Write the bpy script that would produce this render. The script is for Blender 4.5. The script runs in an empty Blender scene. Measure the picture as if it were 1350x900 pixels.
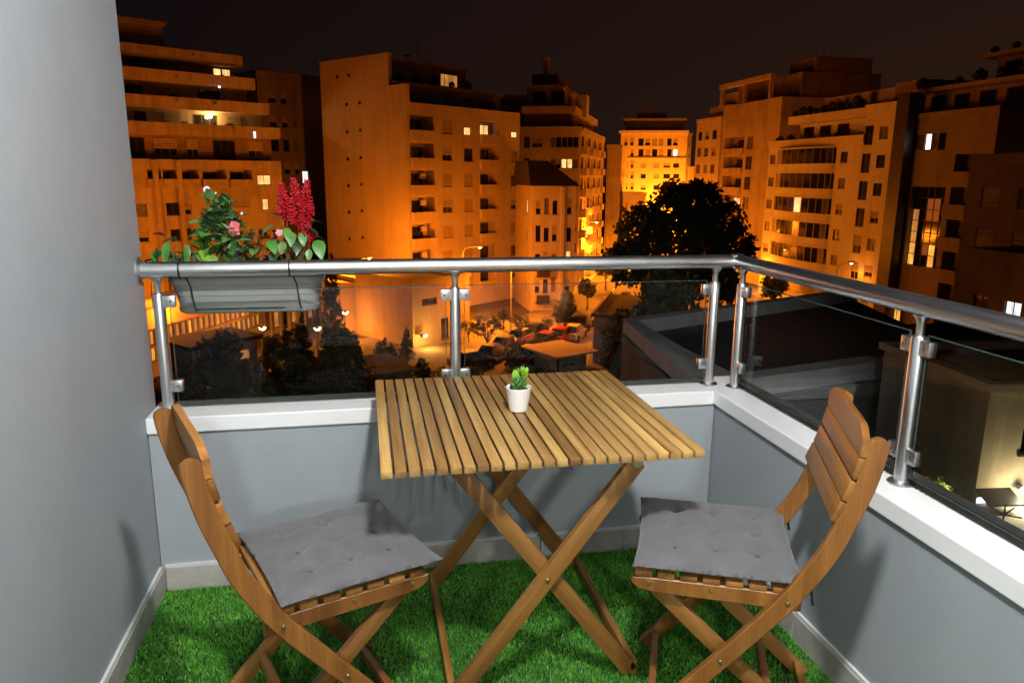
import bpy, bmesh, math, random
import numpy as np
from mathutils import Vector, Matrix, Quaternion
R_ = math.radians
random.seed(7)
rng = np.random.default_rng(7)
sc = bpy.context.scene
col = sc.collection

# ------------------------------------------------------------------ camera
EYE = Vector((0.0, 0.0, 1.41))
CR = Matrix(((0.98157051, -0.19092213, 0.00825068),
             (-0.03383479, -0.21611997, -0.97578039),
             (0.18808121, 0.95751809, -0.2185968))).transposed()   # camera (right, down, forward) -> world
FPX = 988.0
cam_d = bpy.data.cameras.new('camera')
cam_d.sensor_width = 36.0
cam_d.lens = FPX / 1350.0 * 36.0
cam_d.clip_start = 0.02
cam_d.clip_end = 3000.0
cam = bpy.data.objects.new('camera', cam_d)
col.objects.link(cam)
_r, _d, _f = (Vector((CR[0][i], CR[1][i], CR[2][i])) for i in range(3))
cam.matrix_world = Matrix(((_r.x, -_d.x, -_f.x, EYE.x), (_r.y, -_d.y, -_f.y, EYE.y),
                           (_r.z, -_d.z, -_f.z, EYE.z), (0, 0, 0, 1)))
sc.camera = cam

# ------------------------------------------------------------------ sky (night, city glow) and exposure
world = bpy.data.worlds.new('World')
sc.world = world
world.use_nodes = True
wn, wl = world.node_tree.nodes, world.node_tree.links
wn.clear()
w_out = wn.new('ShaderNodeOutputWorld')
w_add = wn.new('ShaderNodeAddShader')
w_sky = wn.new('ShaderNodeTexSky')
w_sky.sky_type = 'NISHITA'
w_sky.sun_disc = False
w_sky.sun_elevation = R_(-6)
w_sky.sun_rotation = R_(250)
w_b1 = wn.new('ShaderNodeBackground')
w_b1.inputs['Strength'].default_value = 0.01
wl.new(w_sky.outputs[0], w_b1.inputs['Color'])
w_tc = wn.new('ShaderNodeTexCoord')
w_sep = wn.new('ShaderNodeSeparateXYZ')
wl.new(w_tc.outputs['Generated'], w_sep.inputs[0])
w_mr = wn.new('ShaderNodeMapRange')
w_mr.inputs['From Min'].default_value = 0.0
w_mr.inputs['From Max'].default_value = 0.55
wl.new(w_sep.outputs['Z'], w_mr.inputs['Value'])
w_mx = wn.new('ShaderNodeMapRange')          # the town centre lies towards +X
w_mx.inputs['From Min'].default_value = -0.3
w_mx.inputs['From Max'].default_value = 0.9
wl.new(w_sep.outputs['X'], w_mx.inputs['Value'])
w_ra = wn.new('ShaderNodeValToRGB')
w_ra.color_ramp.elements[0].color = (0.0125, 0.0062, 0.0040, 1)
w_ra.color_ramp.elements[1].color = (0.0036, 0.0024, 0.0028, 1)
wl.new(w_mr.outputs[0], w_ra.inputs[0])
w_rb = wn.new('ShaderNodeValToRGB')
w_rb.color_ramp.elements[0].color = (0.55, 0.62, 0.95, 1)
w_rb.color_ramp.elements[1].color = (2.1, 1.75, 1.45, 1)
wl.new(w_mx.outputs[0], w_rb.inputs[0])
w_mul = wn.new('ShaderNodeMix')
w_mul.data_type = 'RGBA'
w_mul.blend_type = 'MULTIPLY'
w_mul.inputs['Factor'].default_value = 1.0
wl.new(w_ra.outputs[0], w_mul.inputs[6])
wl.new(w_rb.outputs[0], w_mul.inputs[7])
w_b2 = wn.new('ShaderNodeBackground')
wl.new(w_mul.outputs[2], w_b2.inputs['Color'])
wl.new(w_b1.outputs[0], w_add.inputs[0])
wl.new(w_b2.outputs[0], w_add.inputs[1])
wl.new(w_add.outputs[0], w_out.inputs['Surface'])

sc.view_settings.view_transform = 'Standard'
sc.view_settings.look = 'None'
sc.view_settings.exposure = 0.0
sc.view_settings.gamma = 1.0
sc.cycles.use_denoising = True
sc.cycles.max_bounces = 8
sc.cycles.transparent_max_bounces = 16
sc.cycles.sample_clamp_indirect = 4.0
sc.cycles.caustics_reflective = False
sc.cycles.caustics_refractive = False

SODIUM = (1.0, 0.225, 0.008)
BALCONY_LAMP_W = 275.0

# ------------------------------------------------------------------ helpers
GZ = -15.0                                    # street level below the balcony floor


def ray(px, py):
    return CR @ Vector((px - 675.0, py - 450.0, FPX))


def at(px, py, D):                            # a photograph pixel at D metres in front of the camera
    return EYE + ray(px, py) * (D / FPX)


def onz(px, py, z):
    d = ray(px, py)
    return EYE + d * ((z - EYE.z) / d.z)


def tag(o, label=None, cat=None, group=None, kind=None):
    if label: o['label'] = label
    if cat: o['category'] = cat
    if group: o['group'] = group
    if kind: o['kind'] = kind
    return o


def link(name, data, parent=None, loc=(0, 0, 0), rot=(0, 0, 0)):
    o = bpy.data.objects.new(name, data)
    col.objects.link(o)
    o.location = loc
    o.rotation_euler = rot
    if parent is not None: o.parent = parent
    return o


def empty(name, loc=(0, 0, 0), rz=0.0, label=None, cat=None, group=None, parent=None):
    o = link(name, None, parent, loc, (0, 0, rz))
    o.empty_display_size = 0.1
    return tag(o, label, cat, group)


def copy_tree(o, parent=None):
    c = o.copy()
    col.objects.link(c)
    c.parent = parent
    for ch in list(o.children): copy_tree(ch, c)
    return c


class MB:
    def __init__(s):
        s.v, s.f = [], []

    def add(s, vs, fs):
        b = len(s.v)
        s.v += [tuple(p) for p in vs]
        s.f += [tuple(i + b for i in q) for q in fs]
        return s

    def quad(s, a, b, c, d):
        return s.add((a, b, c, d), ((0, 1, 2, 3),))

    def box(s, x0, y0, z0, x1, y1, z1):
        return s.add([(x0, y0, z0), (x1, y0, z0), (x1, y1, z0), (x0, y1, z0), (x0, y0, z1), (x1, y0, z1), (x1, y1, z1), (x0, y1, z1)],
                     [(0, 3, 2, 1), (4, 5, 6, 7), (0, 1, 5, 4), (1, 2, 6, 5), (2, 3, 7, 6), (3, 0, 4, 7)])

    def cbox(s, x0, y0, z0, x1, y1, z1, c):
        bm = bmesh.new()
        bmesh.ops.create_cube(bm, size=1.0)
        for v in bm.verts:
            v.co = ((x0 + x1) / 2 + v.co.x * (x1 - x0), (y0 + y1) / 2 + v.co.y * (y1 - y0), (z0 + z1) / 2 + v.co.z * (z1 - z0))
        bmesh.ops.bevel(bm, geom=list(bm.edges), offset=c, segments=2, profile=0.5, affect='EDGES')
        bm.verts.index_update()
        s.add([v.co[:] for v in bm.verts], [[v.index for v in f.verts] for f in bm.faces])
        bm.free()
        return s

    def tube(s, pts, rad, seg=10, caps=True):
        pts = [Vector(p) for p in pts]
        n = len(pts)
        rad = list(rad) if hasattr(rad, '__len__') else [rad] * n
        b = len(s.v)
        prev = None
        for i, p in enumerate(pts):
            t = (pts[min(i + 1, n - 1)] - pts[max(i - 1, 0)]).normalized()
            if prev is None:
                a = Vector((0, 0, 1)) if abs(t.z) < .9 else Vector((1, 0, 0))
                u = t.cross(a).normalized()
            else:
                u = (prev - t * prev.dot(t)).normalized()
            prev = u
            w = t.cross(u)
            for k in range(seg):
                an = 2 * math.pi * k / seg
                s.v.append(tuple(p + (u * math.cos(an) + w * math.sin(an)) * rad[i]))
        for i in range(n - 1):
            for k in range(seg):
                k2 = (k + 1) % seg
                s.f.append((b + i * seg + k, b + i * seg + k2, b + (i + 1) * seg + k2, b + (i + 1) * seg + k))
        if caps:
            s.f.append(tuple(b + k for k in reversed(range(seg))))
            s.f.append(tuple(b + (n - 1) * seg + k for k in range(seg)))
        return s

    def lathe(s, prof, seg=24, c=(0, 0, 0)):
        b = len(s.v)
        for r, z in prof:
            for k in range(seg):
                a = 2 * math.pi * k / seg
                s.v.append((c[0] + r * math.cos(a), c[1] + r * math.sin(a), c[2] + z))
        for i in range(len(prof) - 1):
            for k in range(seg):
                k2 = (k + 1) % seg
                s.f.append((b + i * seg + k, b + i * seg + k2, b + (i + 1) * seg + k2, b + (i + 1) * seg + k))
        s.f.append(tuple(b + k for k in reversed(range(seg))))
        s.f.append(tuple(b + (len(prof) - 1) * seg + k for k in range(seg)))
        return s

    def mesh(s, name, mat, smooth=None):
        me = bpy.data.meshes.new(name)
        me.from_pydata(s.v, [], s.f)
        if mat is not None: me.materials.append(mat)
        if smooth is not None:
            me.polygons.foreach_set('use_smooth', [True] * len(me.polygons))
            me.set_sharp_from_angle(angle=R_(smooth))
        me.update()
        return me

    def obj(s, name, mat, parent=None, loc=(0, 0, 0), rot=(0, 0, 0), smooth=None):
        return link(name, s.mesh(name, mat, smooth), parent, loc, rot)


def np_mesh(name, verts, faces, mat):
    me = bpy.data.meshes.new(name)
    nv, nf, k = len(verts), len(faces), faces.shape[1]
    me.vertices.add(nv)
    me.vertices.foreach_set('co', verts.astype(np.float32).ravel())
    me.loops.add(nf * k)
    me.loops.foreach_set('vertex_index', faces.astype(np.int32).ravel())
    me.polygons.add(nf)
    me.polygons.foreach_set('loop_start', np.arange(0, nf * k, k, dtype=np.int32))
    me.update(calc_edges=True)
    if mat is not None: me.materials.append(mat)
    return me


# ------------------------------------------------------------------ materials
class NT:
    def __init__(s, name):
        s.m = bpy.data.materials.new(name)
        s.m.use_nodes = True
        s.n, s.l = s.m.node_tree.nodes, s.m.node_tree.links
        s.b = s.n['Principled BSDF']
        s.out = s.n['Material Output']

    def node(s, t, **kw):
        o = s.n.new(t)
        for k, v in kw.items():
            if k in o.inputs: o.inputs[k].default_value = v
            else: setattr(o, k, v)
        return o

    def noise(s, scale, detail=4, rough=.55, vec=None):
        o = s.node('ShaderNodeTexNoise', Scale=scale, Detail=detail, Roughness=rough)
        if vec is not None: s.l.new(vec, o.inputs['Vector'])
        return o

    def coords(s, scale=(1, 1, 1), rnd=0.0, space='Object'):
        tc = s.node('ShaderNodeTexCoord')
        mp = s.node('ShaderNodeMapping')
        mp.inputs['Scale'].default_value = scale
        s.l.new(tc.outputs[space], mp.inputs['Vector'])
        if rnd:
            oi = s.node('ShaderNodeObjectInfo')
            mu = s.node('ShaderNodeMath', operation='MULTIPLY')
            mu.inputs[1].default_value = rnd
            s.l.new(oi.outputs['Random'], mu.inputs[0])
            cb = s.node('ShaderNodeCombineXYZ')
            for i in range(3): s.l.new(mu.outputs[0], cb.inputs[i])
            s.l.new(cb.outputs[0], mp.inputs['Location'])
        return mp.outputs[0]

    def ramp(s, fac, stops):
        r = s.node('ShaderNodeValToRGB')
        e = r.color_ramp.elements
        while len(e) < len(stops): e.new(.5)
        for el, (p, c) in zip(e, stops):
            el.position = p
            el.color = (*c, 1)
        s.l.new(fac, r.inputs[0])
        return r.outputs[0]

    def bump(s, h, strength=.2, dist=.01):
        b = s.node('ShaderNodeBump', Strength=strength, Distance=dist)
        s.l.new(h, b.inputs['Height'])
        s.l.new(b.outputs[0], s.b.inputs['Normal'])

    def base(s, v): s.l.new(v, s.b.inputs['Base Color'])

    def set(s, **kw):
        for k, v in kw.items():
            s.b.inputs[k.replace('_', ' ')].default_value = v
        return s


def shade(c, k): return tuple(min(1, x * k) for x in c)


def rough_mat(name, c, var=.12, scale=3.0, rough=.75, bump=.15, bscale=60, bdist=.004, rnd=5.0, detail=5):
    t = NT(name)
    v = t.coords(rnd=rnd)
    n = t.noise(scale, detail, .6, v)
    t.base(t.ramp(n.outputs[0], [(.3, shade(c, 1 - var)), (.7, shade(c, 1 + var))]))
    if bump:
        t.bump(t.noise(bscale, 3, .6, v).outputs[0], bump, bdist)
    t.set(Roughness=rough)
    return t.m


def plain(name, c, rough=.5, metal=0.0, spec=.5):
    t = NT(name)
    t.set(Base_Color=(*c, 1), Roughness=rough, Metallic=metal, Specular_IOR_Level=spec)
    return t.m


def emit(name, c, k):
    t = NT(name)
    t.set(Base_Color=(*shade(c, .5), 1), Emission_Color=(*c, 1), Emission_Strength=k)
    return t.m


def stucco(name, c, streak=.12):
    """painted render of a far house: blotches, vertical rain streaks, fine relief"""
    t = NT(name)
    v = t.coords(rnd=30.0)
    v2 = t.coords((1.3, 1.3, .09), rnd=30.0)
    a = t.noise(.35, 6, .6, v)
    b = t.noise(1.0, 4, .65, v2)
    m = t.node('ShaderNodeMath', operation='ADD')
    t.l.new(a.outputs[0], m.inputs[0])
    t.l.new(b.outputs[0], m.inputs[1])
    t.base(t.ramp(m.outputs[0], [(.72, shade(c, 1 - streak)), (1.0, c), (1.28, shade(c, 1 + streak * .5))]))
    t.bump(t.noise(6, 4, .6, v).outputs[0], .25, .03)
    t.set(Roughness=.85)
    return t.m


def wood(name, axis, dark, light, rough=.42):
    t = NT(name)
    s1 = [26, 26, 26]
    s1[axis] = 1.6
    s2 = [150, 150, 150]
    s2[axis] = 5
    v1, v2, v3 = t.coords(s1, rnd=37.0), t.coords(s2, rnd=37.0), t.coords((3, 3, 3), rnd=11.0)
    a, b, k = t.noise(1.0, 5, .6, v1), t.noise(1.0, 3, .7, v2), t.noise(1.0, 2, .5, v3)
    mid = tuple((x + y) / 2 for x, y in zip(dark, light))
    g = t.ramp(a.outputs[0], [(.30, dark), (.48, mid), (.68, light)])
    fine = t.ramp(b.outputs[0], [(.35, (.72, .68, .62)), (.6, (1, 1, 1))])
    mx = t.node('ShaderNodeMix', data_type='RGBA', blend_type='MULTIPLY')
    mx.inputs['Factor'].default_value = .75
    t.l.new(g, mx.inputs[6])
    t.l.new(fine, mx.inputs[7])
    oi = t.node('ShaderNodeObjectInfo')
    tone = t.ramp(oi.outputs['Random'], [(0, (.60, .52, .45)), (.3, (.84, .80, .74)), (.65, (1.05, 1.04, 1.0)), (1, (1.34, 1.34, 1.24))])
    m2 = t.node('ShaderNodeMix', data_type='RGBA', blend_type='MULTIPLY')
    m2.inputs['Factor'].default_value = 1
    t.l.new(mx.outputs[2], m2.inputs[6])
    t.l.new(tone, m2.inputs[7])
    t.base(m2.outputs[2])
    t.bump(b.outputs[0], .18, .002)
    rr = t.node('ShaderNodeMapRange')
    rr.inputs['To Min'].default_value = rough - .1
    rr.inputs['To Max'].default_value = rough + .15
    t.l.new(k.outputs[0], rr.inputs['Value'])
    t.l.new(rr.outputs[0], t.b.inputs['Roughness'])
    return t.m


def glass_sheet(name, tint, rough=0.0, ior=1.55):
    t = NT(name)
    t.n.remove(t.b)
    fr = t.node('ShaderNodeFresnel', IOR=ior)
    tr = t.node('ShaderNodeBsdfTransparent')
    tr.inputs[0].default_value = (*tint, 1)
    gl = t.node('ShaderNodeBsdfGlossy')
    gl.inputs['Roughness'].default_value = rough
    mx = t.node('ShaderNodeMixShader')
    t.l.new(fr.outputs[0], mx.inputs[0])
    t.l.new(tr.outputs[0], mx.inputs[1])
    t.l.new(gl.outputs[0], mx.inputs[2])
    t.l.new(mx.outputs[0], t.out.inputs['Surface'])
    return t.m


def leafy(name, a, b, scale=1.2, rough=.5, trans=.25, rnd=3.0):
    t = NT(name)
    n = t.noise(scale, 3, .6, t.coords(rnd=rnd))
    t.base(t.ramp(n.outputs[0], [(.3, a), (.7, b)]))
    t.set(Roughness=rough)
    t.b.inputs['Subsurface Weight'].default_value = 0
    t.b.inputs['Transmission Weight'].default_value = 0
    if trans:
        tl = t.node('ShaderNodeBsdfTranslucent')
        tl.inputs[0].default_value = (*b, 1)
        mx = t.node('ShaderNodeMixShader')
        mx.inputs[0].default_value = trans
        t.l.new(t.b.outputs[0], mx.inputs[1])
        t.l.new(tl.outputs[0], mx.inputs[2])
        t.l.new(mx.outputs[0], t.out.inputs['Surface'])
    return t.m


def lit_window(name, c, k):
    """a lit room seen through a curtained window: soft folds and a brighter patch near the lamp"""
    t = NT(name)
    v = t.coords((5.5, 5.5, .25), rnd=40.0)
    f = t.noise(1.0, 3, .5, v)
    p = t.noise(.9, 2, .5, t.coords(rnd=40.0))
    m = t.node('ShaderNodeMath', operation='MULTIPLY')
    t.l.new(f.outputs[0], m.inputs[0])
    t.l.new(p.outputs[0], m.inputs[1])
    e = t.node('ShaderNodeMapRange')
    e.inputs['From Min'].default_value, e.inputs['From Max'].default_value = .12, .40
    e.inputs['To Min'].default_value, e.inputs['To Max'].default_value = k * .45, k * 1.5
    t.l.new(m.outputs[0], e.inputs['Value'])
    t.l.new(e.outputs[0], t.b.inputs['Emission Strength'])
    t.set(Base_Color=(*shade(c, .4), 1), Emission_Color=(*c, 1), Roughness=.3)
    return t.m


M = {}
M['paint'] = rough_mat('grey_wall_paint', (.315, .345, .372), .06, 2.6, .62, .3, 190, .0014, detail=9)
M['coping'] = rough_mat('white_coping_paint', (.84, .85, .86), .03, 4, .45, .06, 90, .001)
M['skirting'] = rough_mat('skirting_tile', (.40, .385, .36), .22, 14, .5, .12, 80, .001, rnd=20)
M['grout'] = plain('white_grout', (.62, .63, .64), .8)
M['ceiling'] = plain('ceiling_white', (.72, .72, .71), .8)
M['turf_base'] = plain('turf_backing', (.012, .05, .010), .9)
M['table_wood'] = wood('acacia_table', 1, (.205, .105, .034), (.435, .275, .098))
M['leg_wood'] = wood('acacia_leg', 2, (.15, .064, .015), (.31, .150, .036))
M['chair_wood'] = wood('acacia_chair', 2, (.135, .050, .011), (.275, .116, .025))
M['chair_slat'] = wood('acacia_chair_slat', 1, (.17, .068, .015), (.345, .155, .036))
M['bolt'] = plain('bolt_brass', (.55, .45, .25), .35, 1.0)
M['black_wire'] = plain('black_strap', (.012, .013, .018), .45)
M['planter'] = rough_mat('planter_plastic', (.33, .325, .31), .07, 9, .55, .08, 150, .0006)
M['soil'] = rough_mat('potting_soil', (.03, .02, .014), .4, 60, .95, .6, 150, .004)
M['ceramic'] = plain('white_ceramic', (.82, .82, .80), .22)
M['glass'] = glass_sheet('railing_glass', (.86, .90, .88))
M['glass_edge'] = plain('glass_edge', (.035, .06, .052), .25)
M['asphalt'] = rough_mat('asphalt', (.10, .096, .09), .25, .9, .85, .3, 25, .01)
M['pavement'] = rough_mat('pavement', (.24, .22, .20), .2, .8, .85, .2, 18, .01)
M['ground'] = rough_mat('earth_ground', (.09, .08, .06), .35, .25, .95, .3, 4, .05)
M['marking'] = plain('road_paint', (.62, .62, .58), .7)
M['concrete'] = rough_mat('roof_concrete', (.34, .34, .33), .18, 1.2, .85, .2, 20, .01)
M['bitumen'] = rough_mat('dark_roofing', (.045, .045, .047), .35, .5, .9, .2, 8, .02)
M['roof_dark'] = rough_mat('slate_roof', (.045, .035, .03), .3, .8, .8, .2, 6, .02)
M['red_roof'] = rough_mat('red_roof_sheet', (.30, .085, .06), .15, .8, .6, .1, 8, .02)
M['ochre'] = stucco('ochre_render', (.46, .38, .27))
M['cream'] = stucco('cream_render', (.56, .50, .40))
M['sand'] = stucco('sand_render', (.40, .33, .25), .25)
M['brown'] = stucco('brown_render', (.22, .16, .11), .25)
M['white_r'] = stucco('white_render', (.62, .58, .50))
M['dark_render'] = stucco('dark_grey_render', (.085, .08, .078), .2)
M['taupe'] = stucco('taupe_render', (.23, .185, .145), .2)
M['dark_tile'] = rough_mat('dark_facing', (.05, .04, .035), .25, .6, .4, .1, 5, .02)
M['shutter'] = rough_mat('roller_shutter', (.36, .29, .20), .12, 2, .7, 0, rnd=9)
M['frame'] = plain('window_frame', (.30, .27, .22), .5)
M['dark_frame'] = plain('dark_frame', (.035, .03, .028), .5)
M['pane'] = plain('dark_pane', (.012, .012, .014), .08, 0, .8)
M['curtain'] = rough_mat('net_curtain', (.16, .14, .11), .55, 2.2, .25, 0, rnd=40, detail=3)
M['lit'] = lit_window('lit_warm', (1.0, .56, .19), 1.3)
M['lit_dim'] = lit_window('lit_dim', (1.0, .40, .09), .5)
M['lit_white'] = lit_window('lit_white', (.90, .93, 1.0), 1.7)
M['lit_orange'] = lit_window('lit_orange', (1.0, .44, .06), 1.05)
M['lit_blue'] = emit('lit_blue', (.10, .12, 1.0), 1.6)
M['bulb'] = emit('sodium_bulb', (1.0, .62, .22), 40)
M['bulb_w'] = emit('white_bulb', (1.0, .97, .86), 12)
M['lamp_disc'] = emit('ceiling_lamp_opal', (1.0, .98, .95), 6)
M['pole'] = plain('galvanised_pole', (.28, .28, .28), .5, .6)
M['leaf_far'] = leafy('tree_leaf', (.035, .045, .015), (.095, .115, .04), .6, .7, .3)
M['leaf_olive'] = leafy('olive_leaf', (.045, .05, .02), (.10, .10, .045), .6, .7, .2)
M['leaf_pale'] = leafy('garden_leaf', (.05, .08, .02), (.12, .16, .05), .6, .7, .25)
M['bark'] = rough_mat('bark', (.10, .075, .05), .3, 5, .95, .4, 20, .02)
M['hedge'] = leafy('hedge_leaf', (.03, .022, .015), (.07, .05, .035), .8, .8, .1)


def steel_mat():
    t = NT('satin_steel')
    n = t.noise(9.0, 3, .5, t.coords(rnd=3))
    rr = t.node('ShaderNodeMapRange')
    rr.inputs['To Min'].default_value = .27
    rr.inputs['To Max'].default_value = .36
    t.l.new(n.outputs[0], rr.inputs['Value'])
    t.l.new(rr.outputs[0], t.b.inputs['Roughness'])
    t.set(Base_Color=(.86, .87, .89, 1), Metallic=1.0)
    return t.m


M['steel'] = steel_mat()


def fabric_mat():
    t = NT('grey_cotton')
    v = t.coords(rnd=4)
    n = t.noise(14, 5, .6, v)
    t.base(t.ramp(n.outputs[0], [(.3, (.082, .082, .089)), (.7, (.110, .109, .117))]))
    w1 = t.node('ShaderNodeTexWave', Scale=230.0, Distortion=1.5, wave_type='BANDS', bands_direction='X')
    w2 = t.node('ShaderNodeTexWave', Scale=230.0, Distortion=1.5, wave_type='BANDS', bands_direction='Y')
    m = t.node('ShaderNodeMath', operation='ADD')
    for w, i in ((w1, 0), (w2, 1)):
        t.l.new(v, w.inputs['Vector'])
        t.l.new(w.outputs['Fac'], m.inputs[i])
    t.bump(m.outputs[0], .25, .0008)
    t.set(Roughness=.95, Sheen_Weight=.25, Specular_IOR_Level=.2)
    return t.m


M['fabric'] = fabric_mat()


def turf_mat():
    t = NT('turf_blade')
    g = t.node('ShaderNodeNewGeometry')
    n = t.node('ShaderNodeTexWhiteNoise', noise_dimensions='3D')
    tc = t.node('ShaderNodeAttribute', attribute_name='blade')
    t.l.new(tc.outputs['Fac'], n.inputs['Vector'])
    t.base(t.ramp(n.outputs['Value'], [(0, (.042, .215, .012)), (.55, (.085, .38, .022)), (.88, (.16, .48, .045)), (1, (.50, .62, .18))]))
    t.set(Roughness=.42, Specular_IOR_Level=.45)
    return t.m


M['turf'] = turf_mat()

# ------------------------------------------------------------------ ground, roads, pavements
def sheet(name, poly, z, mat, kind='structure', thick=0.0):
    mb = MB()
    n = len(poly)
    if thick:
        mb.add([(x, y, z) for x, y in poly] + [(x, y, z - thick) for x, y in poly],
               [tuple(range(n))] + [(i + n, (i + 1) % n + n, (i + 1) % n, i) for i in range(n)])
    else:
        mb.add([(x, y, z) for x, y in poly], [tuple(range(n))])
    o = mb.obj(name, mat)
    if kind: o['kind'] = kind
    return o


sheet('ground', [(-900, -600), (900, -600), (900, 1500), (-900, 1500)], GZ, M['ground'])
ST = Vector((.43, .903))                       # direction of the avenue
SN = Vector((ST.y, -ST.x))
SC = Vector((21.5, 74.4))                      # a point on its centre line


def along(s, off): p = SC + ST * s + SN * off; return (p.x, p.y)


sheet('road', [along(-30, -4.6), along(-30, 4.6), along(150, 4.6), along(150, -4.6)], GZ + .012, M['asphalt'])
sheet('pavement', [along(8, -7.4), along(8, -4.6), along(150, -4.6), along(150, -7.4)], GZ + .14, M['pavement'], thick=.13)
sheet('pavement', [along(0, 4.6), along(0, 7.6), along(150, 7.6), along(150, 4.6)], GZ + .14, M['pavement'], thick=.13)
sheet('road', [(44.5, 20), (53.0, 20), (53.0, 120), (44.5, 120)], GZ + .008, M['asphalt'])
sheet('pavement', [(53.0, 20), (56.4, 20), (56.4, 120), (53.0, 120)], GZ + .14, M['pavement'], thick=.13)
sheet('parking_ground', [(-2, 56), (17, 56), (25, 79), (21, 86), (6, 82), (-2, 74)], GZ + .016, M['pavement'])
for k in range(14):
    a, b = along(-26 + k * 8, -.08), along(-22 + k * 8, .08)
    sheet('road_marking', [along(-26 + k * 8, -.09), along(-26 + k * 8, .09), along(-22.5 + k * 8, .09), along(-22.5 + k * 8, -.09)], GZ + .020, M['marking'])
for k in range(7):
    x, y = 9 + k * 1.1, 61 + k * 2.4
    sheet('road_marking', [(x, y), (x + .12, y), (x - 3.4, y + 2.6), (x - 3.52, y + 2.6)], GZ + .024, M['marking'])


# ------------------------------------------------------------------ buildings
WIN_CACHE = {}


def window_meshes(kind, w, h):
    key = (kind, round(w, 2), round(h, 2))
    if key in WIN_CACHE: return WIN_CACHE[key]
    fw = .07 if w > .7 else .05
    f = MB()
    f.box(0, .10, 0, w, .16, fw).box(0, .10, h - fw, w, .16, h).box(0, .10, fw, fw, .16, h - fw).box(w - fw, .10, fw, w, .16, h - fw)
    n = max(1, round(w / .85))
    for i in range(1, n): f.box(w * i / n - .03, .105, fw, w * i / n + .03, .155, h - fw)
    if h > 2.2: f.box(fw, .105, h * .68, w - fw, .155, h * .68 + .06)
    f.box(-.06, -.06, -.07, w + .06, .10, -.003)
    dark = kind in ('dark', 'lit_white', 'lit_blue')
    fm = f.mesh('window', M['dark_frame'] if dark else M['frame'])
    p = MB().quad((fw * .5, .14, fw * .5), (w - fw * .5, .14, fw * .5), (w - fw * .5, .14, h - fw * .5), (fw * .5, .14, h - fw * .5))
    pm = p.mesh('pane', M[kind] if kind.startswith('lit') or kind == 'curtain' else M['pane'])
    sm = None
    if kind in ('shut', 'half'):
        s = MB()
        z0 = .10 if kind == 'shut' else h * .42
        nz = max(2, int((h - z0) / .24))
        for i in range(nz):
            a, b = z0 + (h - z0) * i / nz, z0 + (h - z0) * (i + 1) / nz - .025
            s.box(.03, .06, a, w - .03, .095, b)
        sm = s.mesh('shutter', M['shutter'])
    WIN_CACHE[key] = (fm, pm, sm)
    return WIN_CACHE[key]


VARY = random.Random(77)


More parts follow.
